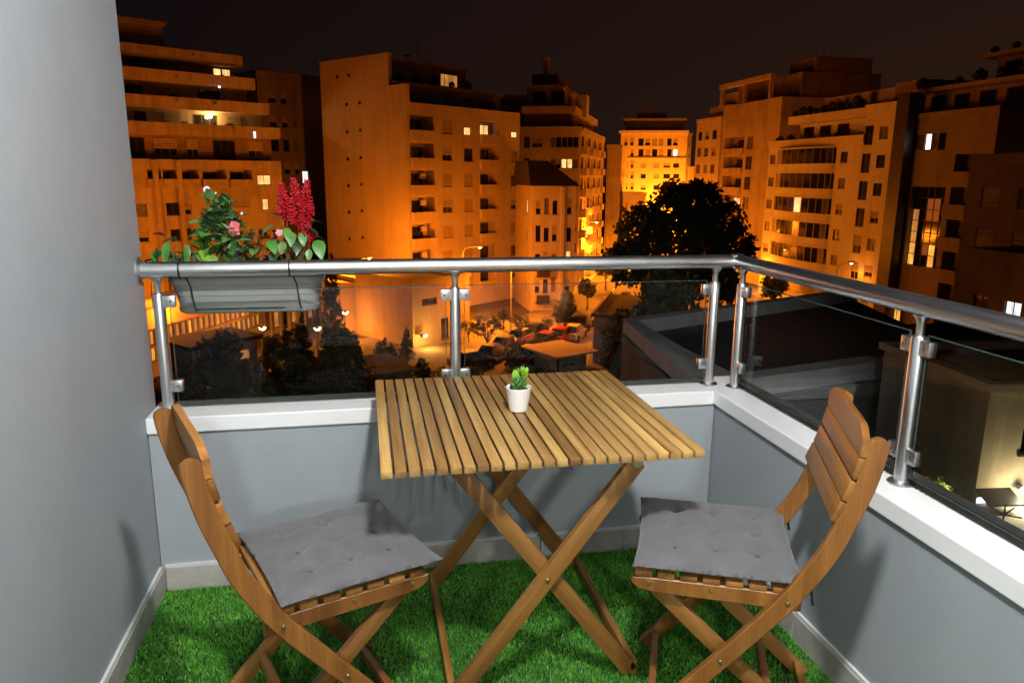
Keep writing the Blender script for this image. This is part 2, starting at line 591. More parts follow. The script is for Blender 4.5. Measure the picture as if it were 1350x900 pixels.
class Bld:
    """a house: local x along its front (left to right as seen), y into it, z up from the street"""

    def __init__(s, name, label, o, ang, w, d, h, mat, group='apartment blocks across the street', cat='building', z0=GZ):
        s.o, s.a, s.w, s.d, s.h, s.mat = Vector((o[0], o[1], z0)), R_(ang), w, d, h, mat
        s.e = empty(name, s.o, s.a, label, cat, group)
        s.op = {'front': [], 'right': [], 'left': []}
        s.q = []

    def px(s, px, py, face='front'):
        """where the sight line of a photograph point meets the plane of a face: (distance along it, height)"""
        c, n = math.cos(s.a), math.sin(s.a)
        ux, uy = Vector((c, n, 0)), Vector((-n, c, 0))
        o = s.o.copy()
        nor, u = uy, ux
        if face == 'right': o, nor, u = s.o + ux * s.w, ux, uy
        if face == 'left': o, nor, u = s.o + uy * s.d, ux, -uy
        d = ray(px, py)
        p = EYE + d * ((o - EYE).dot(nor) / d.dot(nor))
        return (p - o).dot(u), p.z - s.o.z

    def frame(s, face):
        if face == 'front': return Vector((0, 0, 0)), Vector((1, 0, 0)), Vector((0, 1, 0)), 0.0
        if face == 'right': return Vector((s.w, 0, 0)), Vector((0, 1, 0)), Vector((-1, 0, 0)), math.pi / 2
        return Vector((0, s.d, 0)), Vector((0, -1, 0)), Vector((1, 0, 0)), -math.pi / 2

    def win(s, face, x, z, w, h, kind='dark', depth=.22):
        W = s.d if face in ('right', 'left') else s.w
        if x < .05 or x + w > W - .05 or z < .05 or z + h > s.h - .05: return
        if kind == 'dark':
            kind = VARY.choice(('dark', 'dark', 'dark', 'curtain', 'curtain', 'half'))
        for (a, b, c, d, _) in s.op[face]:
            if x < a + c + .02 and a < x + w + .02 and z < b + d + .02 and b < z + h + .02: return
        s.op[face].append((x, z, w, h, depth))
        o, u, n, rz = s.frame(face)
        p = o + u * x + Vector((0, 0, z))
        fm, pm, sm = window_meshes(kind, w, h)
        wi = link('window', fm, s.e, p, (0, 0, rz))
        link('pane', pm, wi)
        if sm: link('shutter', sm, wi)
        return wi

    def loggia(s, face, x, z, w, h, kind='dark', depth=1.3, out=.55, ph=.95, bal=None):
        """a recessed balcony: deep opening, back wall with a glazed door, slab and parapet in front"""
        W = s.d if face in ('right', 'left') else s.w
        if x < .05 or x + w > W - .05 or z < .05 or z + h > s.h - .05: return
        s.op[face].append((x, z, w, h, depth))
        o, u, n, rz = s.frame(face)
        p = o + u * x + Vector((0, 0, z))
        b = MB().quad((0, depth - .01, 0), (w, depth - .01, 0), (w, depth - .01, h), (0, depth - .01, h)).obj('recess_wall', s.mat, s.e, p, (0, 0, rz))
        dw = min(w * .55, 2.2)
        fm, pm, sm = window_meshes(kind, dw, min(2.1, h - .35))
        di = link('balcony_door', fm, s.e, p + u * (w * .25) + n * (depth - .20) + Vector((0, 0, .08)), (0, 0, rz))
        link('pane', pm, di)
        ba = MB().box(-.05, -out, -.16, w + .05, -.003, -.003).obj('balcony', s.mat, s.e, p, (0, 0, rz))
        if bal is None:
            MB().box(-.05, -out, .0, w + .05, -out + .12, ph).box(-.05, -out + .12, 0, .05, -.003, ph).box(w - .05, -out + .12, 0, w + .05, -.003, ph).obj('parapet', s.mat, ba)
        else:
            r = MB().box(-.05, -out, ph - .05, w + .05, -out + .05, ph)
            k = max(3, int(w / .28))
            for i in range(k + 1): r.box(-.05 + (w + .06) * i / k, -out + .01, 0, -.01 + (w + .06) * i / k, -out + .04, ph - .05)
            r.obj('railing', bal, ba)

    def part(s, name, mat, *boxes):
        mb = MB()
        for b in boxes: mb.box(*b)
        return mb.obj(name, mat, s.e)

    def build(s, roof='bitumen', parapet=.9, name='wall'):
        mb = MB()
        for face, W in (('front', s.w), ('right', s.d), ('left', s.d)):
            o, u, n, _ = s.frame(face)
            ops = s.op[face]
            xs = sorted({0.0, W, *[v for a in ops for v in (a[0], a[0] + a[2])]})
            zs = sorted({0.0, s.h, *[v for a in ops for v in (a[1], a[1] + a[3])]})
            P = lambda x, z, t=0.0: tuple(o + u * x + n * t + Vector((0, 0, z)))
            for j in range(len(zs) - 1):
                run = None
                zc = (zs[j] + zs[j + 1]) / 2
                for i in range(len(xs)):
                    solid = False
                    if i < len(xs) - 1:
                        xc = (xs[i] + xs[i + 1]) / 2
                        solid = not any(a[0] < xc < a[0] + a[2] and a[1] < zc < a[1] + a[3] for a in ops)
                    if solid and run is None: run = xs[i]
                    if not solid and run is not None:
                        mb.quad(P(run, zs[j]), P(xs[i], zs[j]), P(xs[i], zs[j + 1]), P(run, zs[j + 1]))
                        run = None
            for (x, z, w, h, t) in ops:
                mb.quad(P(x, z), P(x, z, t), P(x, z + h, t), P(x, z + h))
                mb.quad(P(x + w, z, t), P(x + w, z), P(x + w, z + h), P(x + w, z + h, t))
                mb.quad(P(x, z), P(x + w, z), P(x + w, z, t), P(x, z, t))
                mb.quad(P(x, z + h, t), P(x + w, z + h, t), P(x + w, z + h), P(x, z + h))
        mb.quad((s.w, s.d, 0), (0, s.d, 0), (0, s.d, s.h), (s.w, s.d, s.h))
        mb.obj(name, s.mat, s.e)
        if roof:
            MB().quad((0, 0, s.h), (s.w, 0, s.h), (s.w, s.d, s.h), (0, s.d, s.h)).obj('roof', M[roof], s.e)
        if parapet:
            e = .12
            MB().box(-e, -e, s.h + .003, s.w + e, .18, s.h + parapet).box(-e, .18, s.h + .003, .18, s.d + e, s.h + parapet) \
                .box(s.w - .18, .18, s.h + .003, s.w + e, s.d + e, s.h + parapet).box(.18, s.d - .18, s.h + .003, s.w - .18, s.d + e, s.h + parapet) \
                .obj('roof_parapet', s.mat, s.e)
        return s.e


def antenna(b, x, y, z, h):
    m = MB().tube([(x, y, z), (x, y, z + h)], .03, 5)
    for k in range(4): m.box(x - .5 + k * .05, y - .012, z + h - .12 - k * .25, x + .5 - k * .05, y + .012, z + h - .096 - k * .25)
    m.obj('antenna', M['pole'], b.e)


def dish(b, x, y, z):
    m = MB().tube([(x, y, z), (x, y, z + .7)], .03, 5)
    m.lathe([(.02, -.02), (.25, .02), (.42, .12), (.42, .14), (.25, .05), (.02, .01)], 12, (x, y, z + .75))
    m.obj('satellite_dish', M['pole'], b.e)


def shrub_mesh(name, n, r, h, mat, leaf=.14, seed=1):
    g = np.random.default_rng(seed)
    d = g.normal(size=(n, 3))
    d /= np.linalg.norm(d, axis=1)[:, None]
    rad = g.uniform(.35, 1, (n, 1)) ** .5
    c = d * rad * np.array([r, r, h / 2]) + np.array([0, 0, h / 2])
    return quads_mesh(name, c, leaf, mat, g)


def quads_mesh(name, c, leaf, mat, g):
    n = len(c)
    a = g.normal(size=(n, 3))
    a /= np.linalg.norm(a, axis=1)[:, None]
    b = np.cross(a, g.normal(size=(n, 3)))
    b /= np.linalg.norm(b, axis=1)[:, None]
    L = leaf * g.uniform(.6, 1.3, (n, 1))
    a, b = a * L, b * L * .55
    v = np.stack([c - a, c + b * .9 - a * .1, c + a, c - b * .9 - a * .1], 1).reshape(-1, 3)
    f = np.arange(n * 4).reshape(n, 4)
    return np_mesh(name, v, f, mat)


TERRACE_SHRUB = shrub_mesh('terrace_plant', 220, .45, .95, M['leaf_far'], .16, 5)


def terrace_plant(b, x, y, z, s=1.0):
    o = link('terrace_plant', TERRACE_SHRUB, b.e, (x, y, z), (0, 0, x * 3.1))
    o.scale = (s, s, s)


U = -GZ                                          # local height of the balcony floor

# --- the house with the blank gable wall
p = at(535, 110, 82)
b = Bld('gable_block', 'tall apartment block with blank orange gable wall pierced by paired vent holes', (p.x, p.y), 38.2, 19.4, 15.6, 23.0, M['ochre'])
for k in range(7):
    z = 23.0 - 3.02 * (k + 1)
    x0, x1 = b.px(541, 200)[0], b.px(572, 200)[0]
    b.loggia('front', x0, z + .12, x1 - x0, 2.6, 'dark', 1.4, .5)
    kinds = ('shut', 'half', 'shut', 'half', 'shut', 'shut', 'shut')
    xa = b.px(583, 200)[0]
    b.win('front', xa, z + .85, 1.65, 1.5, kinds[k])
    xb = b.px(612, 200)[0]
    b.win('front', xb, z + .85, 1.55 if k else 1.2, 1.5 if k else .95, ('lit', 'dark', 'shut', 'shut', 'shut', 'shut', 'shut')[k])
    x0, x1 = b.px(633, 200)[0], b.px(655, 200)[0]
    b.loggia('front', x0, z + .12, x1 - x0, 2.55, 'lit' if k == 0 else 'dark', 1.0, .35)
    xc = b.px(674, 200)[0]
    b.win('front', xc, z + .9, 1.15, .75 if k == 0 else 1.3, 'lit' if k == 0 else ('half', 'shut', 'dark')[k % 3])
for i, ry in enumerate((102, 138, 174, 210, 245, 280, 315)):
    for q in range(2):
        s_, z_ = b.px(445 + q * 15 if i == 0 else 456.5 + i * .8 + q * 17, ry - 2 * q, 'left')
        MB().box(-.06, b.d - s_ - .2, z_ - .16, -.006, b.d - s_ + .2, z_ + .16).obj('vent', M['pane'], b.e)
for k in (2, 3, 4, 5):
    x0 = b.px(560, 200)[0]
    MB().cbox(x0, .78, 23.0 - 3.02 * (k + 1) + 1.75, x0 + .85, 1.12, 23.0 - 3.02 * (k + 1) + 2.35, .03).obj('air_conditioner', M['white_r'], b.e)
b.build(parapet=0)
b.part('gable_wall', M['ochre'], (-.003, -.003, 23.003, .5, 2.9, 25.9), (-.003, 2.9, 23.003, .5, 15.6, 29.4))
b.part('roof_parapet', M['ochre'], (.5, -.003, 23.003, 19.4, .2, 24.0), (19.2, .2, 23.003, 19.4, 15.6, 24.0))
up = empty('upper_storey', (0, 0, 0), 0, parent=b.e)
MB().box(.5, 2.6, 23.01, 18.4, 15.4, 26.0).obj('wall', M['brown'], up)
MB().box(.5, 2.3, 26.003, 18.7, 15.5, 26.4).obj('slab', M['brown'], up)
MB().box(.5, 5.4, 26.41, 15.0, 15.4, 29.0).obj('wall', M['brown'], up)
MB().box(.5, 5.0, 29.003, 15.4, 15.5, 29.3).obj('slab', M['brown'], up)
for i in range(5):
    fm, pm, sm = window_meshes('dark', 2.0, 1.9)
    wi = link('window', fm, b.e, (1.6 + i * 3.4, 2.44, 23.5))
    link('pane', pm, wi)
x0, z0 = b.px(633, 112)
fm, pm, sm = window_meshes('lit_dim', 3.0, 1.5)
for dx in (0,):
    wi = link('window', fm, b.e, (10.4, 5.24, 26.9))
    link('pane', pm, wi)
for i in range(9): terrace_plant(b, 1.2 + i * 2.0 + random.uniform(-.4, .4), .9, 23.05, random.uniform(.8, 1.5))
for i in range(5): terrace_plant(b, 2.0 + i * 2.8, 3.4, 26.45, random.uniform(.8, 1.3))
for x, y, h in ((4, 7, 2.2), (9, 8, 3.0), (12.5, 9, 2.4)): antenna(b, x, y, 29.3, h)
dish(b, 6.5, 7, 29.3)

# --- the terraced house at the left
b = Bld('terraced_block', 'stepped apartment block with long terrace bands and a bright wall lamp', (-30.5, 83.0), 33.5, 25.0, 14, 17.6, M['sand'])
L = b
for (x0, y0, x1, y1, kk) in ((220, 267, 236, 284, 'dark'), (241, 268, 252, 283, 'half'), (226, 302, 238, 318, 'dark'), (244, 301, 252, 316, 'dark'),
                             (306, 263, 329, 273, 'shut'), (347, 262, 354, 277, 'lit'), (300, 300, 326, 314, 'shut'), (343, 300, 356, 316, 'half'),
                             (226, 340, 240, 356, 'dark'), (306, 340, 328, 354, 'half'), (180, 268, 194, 286, 'dark'), (182, 304, 196, 320, 'half')):
    a = b.px(x0, y1); c = b.px(x1, y0)
    b.win('front', a[0], a[1], c[0] - a[0], c[1] - a[1], kk)
for (x0, x1, kk) in ((196, 212, 'dark'), (216, 234, 'dark'), (238, 262, 'dark'), (268, 298, 'dark'), (304, 332, 'dark')):
    a = b.px(x0, 246); c = b.px(x1, 224)
    b.loggia('front', a[0], a[1], c[0] - a[0], c[1] - a[1], kk, 1.5, .25, .8)
a = b.px(340, 244); c = b.px(357, 231)
b.win('front', a[0], a[1], c[0] - a[0], c[1] - a[1], 'lit')
b.build(parapet=0)
for px_, nm in ((207, 0), (238, 0)):
    x = b.px(px_, 260)[0]
    b.part('pilaster', M['sand'], (x - .25, -.35, 0, x + .25, -.004, 17.5))
lv = [(17.603, 20.4, 24.7, 1.6), (20.403, 23.2, 24.0, 2.6), (23.203, 26.0, 22.8, 3.4), (26.003, 28.6, 22.2, 5.0), (28.603, 32.2, 14.5, 5.6)]
for i, (za, zb, xe, yb) in enumerate(lv):
    fl = empty('storey', (0, 0, 0), 0, parent=b.e)
    MB().box(.1, yb, za, xe, 13.8, zb).obj('wall', M['sand'] if i not in (0,) else M['brown'], fl)
    if i < 4:
        MB().box(.0, yb - 1.75, zb + .003, xe + .35, yb - 1.55, zb + 1.05).box(xe + .15, yb - 1.55, zb + .003, xe + .35, 9, zb + 1.05) \
            .box(0, yb - 1.75, zb - .22, xe + .35, yb - .003, zb).obj('terrace_parapet', M['sand'], fl)
    xx = 2.2
    while xx < xe - 2.4 and i < 4:
        w_ = random.choice((1.3, 1.8, 2.6))
        fm, pm, sm = window_meshes(random.choice(('dark', 'dark', 'half')), w_, 1.9)
        wi = link('window', fm, b.e, (xx, yb - .165, za + .35))
        link('pane', pm, wi)
        if sm: link('shutter', sm, wi)
        xx += w_ + random.uniform(.7, 2.2)
    if i < 4:
        for k in range(9): terrace_plant(b, random.uniform(1.5, xe - .6), yb - 1.2 + random.uniform(-.1, .2), zb + .02, random.uniform(.7, 1.5))
MB().box(-.1, 5.2, 32.203, 14.8, 13.9, 32.6).obj('roof', M['brown'], b.e)
for px_, y_ in ((297, 88), (309, 88)):
    s_, z_ = b.px(px_, y_)
    fm, pm, sm = window_meshes('lit', 1.05, 1.0)
    wi = link('window', fm, b.e, (s_ * 1.045 - .2, 4.83, 27.2))
    link('pane', pm, wi)
s_, z_ = b.px(280, 136)
wl_ = MB().tube([(0, -.2, 0), (0, 0, 0)], .07, 6).obj('wall_lamp', M['pole'], b.e, (s_ + .6, 2.58, 22.45))
MB().lathe([(.02, -.16), (.2, -.1), (.22, 0), (.14, .16), (.02, .2)], 10).obj('bulb', M['bulb'], wl_, (0, -.3, .0), smooth=60)
d = bpy.data.lights.new('terrace_wall_light', 'POINT')
d.color, d.energy, d.shadow_soft_size = (1, .5, .14), 600, .2
link('wall_lamp_light', d, wl_, (0, -.6, .0))
s_, z_ = b.px(335, 179)
MB().box(s_ - .13, -.2, z_ - .3, s_ + .13, -.05, z_ + .45).obj('lit_box', M['lit_white'], b.e)  # glowing box in place of a narrow lit window
s_, z_ = b.px(294, 114)
MB().box(s_ - .13, .9, z_ - .12, s_ + .13, 1.0, z_ + .12).obj('lit_box', M['lit_white'], b.e)
# its recessed wing
p = at(338, 100, 97)
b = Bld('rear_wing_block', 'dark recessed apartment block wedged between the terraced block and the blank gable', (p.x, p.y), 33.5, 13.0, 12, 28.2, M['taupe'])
for k in range(8):
    for (x0, x1) in ((358, 368), (374, 382), (388, 394)):
        s0, s1 = b.px(x0, 200)[0], b.px(x1, 200)[0]
        b.win('front', s0, 25.2 - k * 3.05, s1 - s0, 1.5, random.choice(('dark', 'half', 'dark')))
a = b.px(388, 240)
b.win('front', a[0] + 1.3, a[1] - .2, .95, 1.7, 'lit_white')
b.build(parapet=1.0)
for i in range(5): terrace_plant(b, 1 + i * 2.2, .8, 28.3, random.uniform(.8, 1.3))

# --- the small house with the dark hipped roof
p = at(702, 245, 88)
b = Bld('hip_roof_house', 'narrow orange house with dark hipped roof and slit windows beside the avenue', (p.x, p.y), 2.0, 5.4, 8.5, 15.0, M['ochre'])
for i, z in enumerate((11.7, 8.5, 5.4, 2.3)):
    for j, x0 in enumerate((707, 718, 729, 748)):
        s0 = b.px(x0, 250)[0]
        kk = 'lit' if (i, j) == (2, 3) else ('dark' if (i + j) % 3 else 'half')
        b.win('front', s0, z, .62, 1.9 if (i + j) % 2 else 1.6, kk)
    s0 = b.px(692, 250, 'left')[0]
    b.win('left', 5.6, z, .8, 1.6, 'lit' if i == 0 else 'half')
b.build(roof=None, parapet=0)
MB().add([(-.35, -.35, 15.003), (5.8, -.35, 15.003), (5.8, 8.9, 15.003), (-.35, 8.9, 15.003), (-.3, 1.2, 17.9), (2.3, 1.6, 17.9), (2.3, 7.0, 17.9), (-.3, 7.4, 17.9)],
         [(0, 1, 5, 4), (1, 2, 6, 5), (2, 3, 7, 6), (4, 5, 6, 7), (3, 0, 4, 7), (0, 3, 2, 1)]).obj('roof', M['roof_dark'], b.e)
x = b.px(742, 260)[0]
b.part('pilaster', M['ochre'], (x - .2, -.3, 0, x + .2, -.004, 14.9))
for i, z in enumerate((1.2, 4.4)):
    s0 = b.px(711, 250)[0]
    b.part('balcony', M['dark_frame'], (s0 - .3, -.7, z, s0 + 1.3, -.65, z + .9), (s0 - .3, -.65, z - .1, s0 + 1.3, -.004, z))

# --- the corner block along the avenue
q = at(766, 170, 108)
b = Bld('corner_block', 'corner apartment block with long window bands and balconies down the avenue', (q.x, q.y), -23.5, 1.0, 34, 22.3, M['ochre'])
b.w = -b.px(686, 170)[0]
b.o -= Vector((math.cos(b.a), math.sin(b.a), 0)) * b.w
b.e.location = b.o
for k in range(7):
    z = 22.3 - 3.05 * (k + 1)
    s0, s1 = b.px(725, 190)[0], b.px(763, 190)[0]
    n = 5
    for i in range(n):
        w_ = (s1 - s0) / n
        kk = 'dark'
        if k == 1 and i in (2, 3): kk = 'lit'
        if k == 2 and i == 2: kk = 'lit'
        b.win('front', s0 + i * w_ + .03, z + 1.0, w_ - .06, 1.35, kk)
    b.win('front', b.px(688, 190)[0] + .3, z + .9, .9, 1.5, 'dark')
    b.win('front', b.px(701, 190)[0], z + .9, 1.6, 1.4, ('half', 'shut')[k % 2])
    for i in range(8):
        y0 = 1.0 + i * 4.1
        if i % 2 == 0: b.loggia('right', y0, z + .15, 2.9, 2.5, 'dark', 1.0, .9, .9)
        else:
            b.win('right', y0 + .4, z + .9, 1.1, 1.4, 'lit_blue' if (k, i) == (3, 3) else random.choice(('dark', 'half')))
            b.win('right', y0 + 1.9, z + .9, 1.1, 1.4, random.choice(('dark', 'half')))
b.build(parapet=.8)
up = empty('upper_storey', (0, 0, 0), 0, parent=b.e)
MB().box(.2, 1.8, 22.31, b.w - 1.6, 30, 25.0).obj('wall', M['brown'], up)
MB().box(.0, .8, 25.003, b.w - 1.0, 31, 26.0).obj('terrace_parapet', M['ochre'], up)
MB().box(.2, 3.4, 26.003, b.w - 3.2, 26, 28.8).obj('wall', M['ochre'], up)
MB().box(.0, 2.8, 28.803, b.w - 2.8, 27, 29.2).obj('slab', M['brown'], up)
MB().box(.6, 5.5, 29.203, b.w - 4.4, 20, 31.0).obj('wall', M['brown'], up)
for x in (1.2, 4.0):
    fm, pm, sm = window_meshes('dark', 1.9, 1.7)
    wi = link('window', fm, b.e, (x, 3.24, 26.6)); link('pane', pm, wi)
b.part('stair_head', M['cream'], (b.w - 2.2, 9, 25.0, b.w - .4, 12, 28.3))
b.part('chimney', M['ochre'], (2.2, 6, 31.003, 3.0, 7, 33.4))
antenna(b, 2, 6, 31.0, 2.4)
for i in range(8): terrace_plant(b, .6 + i * 1.15, .7, 22.35, random.uniform(.8, 1.5))

# --- a dim block filling the skyline between the gable block and the corner block
p = at(640, 140, 128)
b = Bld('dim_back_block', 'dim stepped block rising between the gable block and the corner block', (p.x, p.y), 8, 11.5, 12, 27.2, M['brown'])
for k in range(4):
    for i in range(4): b.win('front', .9 + i * 2.7, 24.2 - 3.1 * k, 1.6, 1.5, 'dark')
b.build(parapet=.7)
b.part('upper_storey', M['brown'], (1.2, 2.0, 27.203, 8.6, 11, 29.8))
antenna(b, 4.5, 5, 29.8, 2.2)
# --- blank party wall and low house closing the avenue's left side
p, q = at(801, 190, 150), at(819, 190, 152)
b = Bld('party_wall_house', 'plain tall house with windowless amber end wall beside the avenue', (p.x, p.y), -24, 2.9, 14, 21.6, M['sand'])
for k in range(3): b.win('right', 2 + k * 3.5, 16, 1.2, 1.4, 'dark')
b.build(parapet=.6)
# --- the brightly lit block at the end of the avenue
p, q = at(819, 172, 172), at(905, 178, 170)
ang = math.degrees(math.atan2(q.y - p.y, q.x - p.x))
b = Bld('bright_end_block', 'brightly lit yellow apartment block closing the avenue behind the big tree', (p.x, p.y), ang, math.hypot(q.x - p.x, q.y - p.y), 16, 25.6, M['cream'])
for k, yy in enumerate((188, 202, 217, 231, 246, 260, 275)):
    cols = ((841, 849), (850, 858), (859, 867), (868, 875), (879, 886), (887, 894)) if k < 2 else ((844, 852), (861, 870), (874, 884), (887, 896))
    for j, (x0, x1) in enumerate(cols):
        a, c = b.px(x0 + .4, yy + 4), b.px(x1 - .4, yy - 4)
        b.win('front', a[0], a[1], c[0] - a[0], (c[1] - a[1]) * (1.15 if k < 2 else .7), 'lit_white' if (k, j) == (1, 5) else random.choice(('dark', 'dark', 'half', 'shut') if k < 4 else ('dark', 'half')))
    for x0 in (823, 831):
        a = b.px(x0, yy + 4)
        b.win('front', a[0], a[1], .7, 1.6, 'half')
b.build(parapet=0)
b.part('cornice', M['cream'], (-.5, -.6, 25.603, b.w + .5, 16, 26.2))
b.part('cornice', M['cream'], (-.25, -.25, b.px(860, 210)[1], b.w + .25, -.004, b.px(860, 210)[1] + .35))
b.part('upper_storey', M['dark_tile'], (1.0, 1.5, 26.203, b.w - .6, 15, 28.4))
b.part('slab', M['brown'], (.4, .3, 28.403, b.w, 15.5, 28.9))
b.part('stair_head', M['brown'], (3.5, 4, 28.903, b.w - 4.5, 12, 31.0))
p, q = at(905.5, 178, 170), at(919, 178, 176)
ang = math.degrees(math.atan2(q.y - p.y, q.x - p.x))
b = Bld('bright_end_wing', 'narrow lit yellow wing with paired windows adjoining the bright end block', (p.x + .2, p.y), ang, 3.0, 12, 25.3, M['cream'])
for k, yy in enumerate((190, 204, 217, 231, 246, 260)):
    for x0 in (908.0, 913.5):
        a = b.px(x0, yy + 3)
        b.win('front', a[0], a[1], .55, 1.5, random.choice(('dark', 'half')))
b.build(parapet=.5)
p = at(822, 248, 150)
b = Bld('low_amber_house', 'low amber house with flat roof at the foot of the bright end block', (p.x, p.y), -8, 4.6, 6, 12.2, M['cream'])
for k in range(3): b.win('front', 1.2, 9.2 - 3 * k, 1.0, 1.3, 'dark'); b.win('front', 2.8, 9.2 - 3 * k, 1.0, 1.3, 'half')
b.build(parapet=.7)
p = at(917, 214, 150)
b = Bld('small_bright_house', 'small bright house with balconies between the end block and the framed tower', (p.x, p.y), -14, 6.4, 8, 17.5, M['cream'])
for k in range(5):
    b.loggia('front', .5, 14.4 - 3.0 * k, 2.4, 2.2, 'dark', .9, .4)
    b.win('front', 3.6, 14.8 - 3.0 * k, .9, 1.2, 'dark'); b.win('front', 5.0, 14.8 - 3.0 * k, .9, 1.2, 'dark')
b.build(parapet=.6)

# --- right-hand side of the town: fronts face the avenue
def right_block(name, label, px0, D0, px1, h, d, mat, top_py=None):
    p = at(px0, 300, D0)
    b = Bld(name, label, (p.x, p.y), -90, 1.0, d, h, mat, 'apartment blocks on the far side of the side street')
    b.w = b.px(px1, 300)[0]
    return b


b = right_block('framed_tower', 'tall brown block crowned by an open concrete frame behind the curved balconies', 944, 128, 1017, 27.4, 16, M['sand'])
for k in range(8):
    z = 20.4 - 3.05 * k
    for (x0, x1) in ((945.5, 951.5), (984, 992)):
        s0, s1 = b.px(x0, 200)[0], b.px(x1, 200)[0]
        b.win('front', s0, z, s1 - s0, 1.9, 'dark')
    s0, s1 = b.px(955, 200)[0], b.px(980, 200)[0]
    b.loggia('front', s0, z - .6, s1 - s0, 2.6, 'lit' if k == 3 else 'dark', 1.6, .003 + .2, .8)
s0, s1 = b.px(950, 150)[0], b.px(1015, 150)[0]
b.build(parapet=0, roof='roof_dark')
mid = (s0 + s1) / 2
fr = b.part('crown_frame', M['sand'], (s0, -.3, 27.403, s0 + .4, .3, 30.2), (mid - .2, -.3, 27.403, mid + .2, .3, 30.2), (s1 - .4, -.3, 27.403, s1, .3, 30.2), (s0 - .2, -.4, 30.203, s1 + .2, .4, 30.9))
b.part('penthouse', M['brown'], (s0, 3, 27.403, b.w - .2, 15.6, 30.9))
b.part('plant_room', M['brown'], (b.w * .6, 5, 30.903, b.w - .3, 14.0, 33.0))
for i in range(2): antenna(b, b.w * .7 + i * 2, 8, 33.0, 1.6)
p = at(919, 165, 142)
b = Bld('small_terraced_tower', 'pale stepped tower peeping out behind the framed tower', (p.x, p.y), -90, 10, 12, 26.0, M['cream'])
for k in range(5):
    for i in range(3): b.win('front', .8 + i * 3.0, 22.8 - 3 * k, 1.7, 1.5, 'dark')
b.build(parapet=.6)
b.part('upper_storey', M['cream'], (2, 1.5, 26.003, 9.8, 10, 28.6))
b.part('upper_storey', M['cream'], (5, 3, 28.603, 9.8, 10, 30.8))

b = right_block('curved_balcony_block', 'pale block with stacked glazed bow balconies across the side street', 1006, 104, 1126, 20.0, 15, M['white_r'])
MULL = MB().box(-.04, -.04, 0, .04, .04, 1.795).mesh('mullion', M['frame'])
s0, s1 = b.px(1021, 260)[0], b.px(1097, 260)[0]
cs, hw = (s0 + s1) / 2, (s1 - s0) / 2
for k in range(6):
    z = 20.0 - 2.95 * (k + 1)
    b.op['front'].append((s0, z + .05, s1 - s0, 2.75, 1.2))
    MB().quad((s0, 1.19, z + .05), (s1, 1.19, z + .05), (s1, 1.19, z + 2.8), (s0, 1.19, z + 2.8)).obj('recess_wall', M['taupe'], b.e)
    arc = [(cs + hw * math.sin(t), -1.25 * math.cos(t) + .25) for t in np.linspace(-1.45, 1.45, 13)]
    bal = MB()
    n = len(arc)
    vs = []
    for (zz0, zz1) in ((z - .12, z + .82),):
        vs = [(x, y, zz0) for x, y in arc] + [(x, y, zz1) for x, y in arc] + [(x, y + .14, zz0) for x, y in arc] + [(x, y + .14, zz1) for x, y in arc]
        fs = [(i, i + 1, n + i + 1, n + i) for i in range(n - 1)] + [(n + i, n + i + 1, 3 * n + i + 1, 3 * n + i) for i in range(n - 1)] + \
             [(2 * n + i + 1, 2 * n + i, 3 * n + i, 3 * n + i + 1) for i in range(n - 1)] + [tuple(range(n))[::-1]]
        bal.add(vs, fs)
    ba = bal.obj('balcony', M['white_r'], b.e)
    for i in range(n - 1):                         # glazed bow front: one pane between each pair of mullions
        (xa, ya), (xb, yb) = arc[i], arc[i + 1]
        kind = M['pane']
        if k == 2 and i == 6: kind = M['lit']
        if k == 5 and i > 7: kind = M['lit_orange']
        if i in (1, 2) and k in (0, 1, 3): kind = M['shutter']
        MB().quad((xa, ya + .05, z + .83), (xb, yb + .05, z + .83), (xb, yb + .05, z + 2.62), (xa, ya + .05, z + 2.62)).obj('balcony_pane', kind, ba)
    for (x, y) in arc: link('mullion', MULL, ba, (x, y + .06, z + .825))
    top = MB()
    vs = [(x, y - .05, z + 2.623) for x, y in arc] + [(x, y - .05, z + 2.80) for x, y in arc]
    top.add(vs, [(i, i + 1, n + i + 1, n + i) for i in range(n - 1)] + [tuple(range(n)), tuple(range(n, 2 * n))[::-1]]).obj('canopy', M['white_r'], ba)
    for (x0, x1, kk) in ((1011, 1018, 'dark'), (1103, 1112, 'dark')):
        a0, a1 = b.px(x0, 260)[0], b.px(x1, 260)[0]
        b.win('front', a0, z + .9, a1 - a0, 1.2, kk)
b.build(parapet=.9)
up = empty('upper_storey', (0, 0, 0), 0, parent=b.e)
s0, s1 = b.px(1030, 210)[0], b.w
MB().box(3.5, 2.2, 20.01, b.w - .2, 14, 22.9).obj('wall', M['white_r'], up)
MB().box(2.6, .9, 22.903, b.w, 14.5, 23.9).obj('terrace_parapet', M['white_r'], up)
MB().box(6.0, 3.6, 23.903, b.w - .2, 14, 26.0).obj('wall', M['sand'], up)
for i in range(3):
    fm, pm, sm = window_meshes('dark', 2.2, 2.2)
    wi = link('window', fm, b.e, (4.5 + i * 3.6, 2.04, 20.3)); link('pane', pm, wi)
for i in range(9): terrace_plant(b, 3.2 + i * 1.6, 1.5, 23.95, random.uniform(.8, 1.5))
for i in range(6): terrace_plant(b, 1.2 + i * 2.6, .8, 20.4, random.uniform(.7, 1.3))
bow = b
p = bow.e.location
xw = bow.w
b = Bld('plain_window_block', 'plain block with two columns of dark windows beside the bow balconies', (p.x, p.y - xw - .02), -90, 1.0, 14, 23.2, M['white_r'], 'apartment blocks on the far side of the side street')
b.w = b.px(1166, 300)[0]
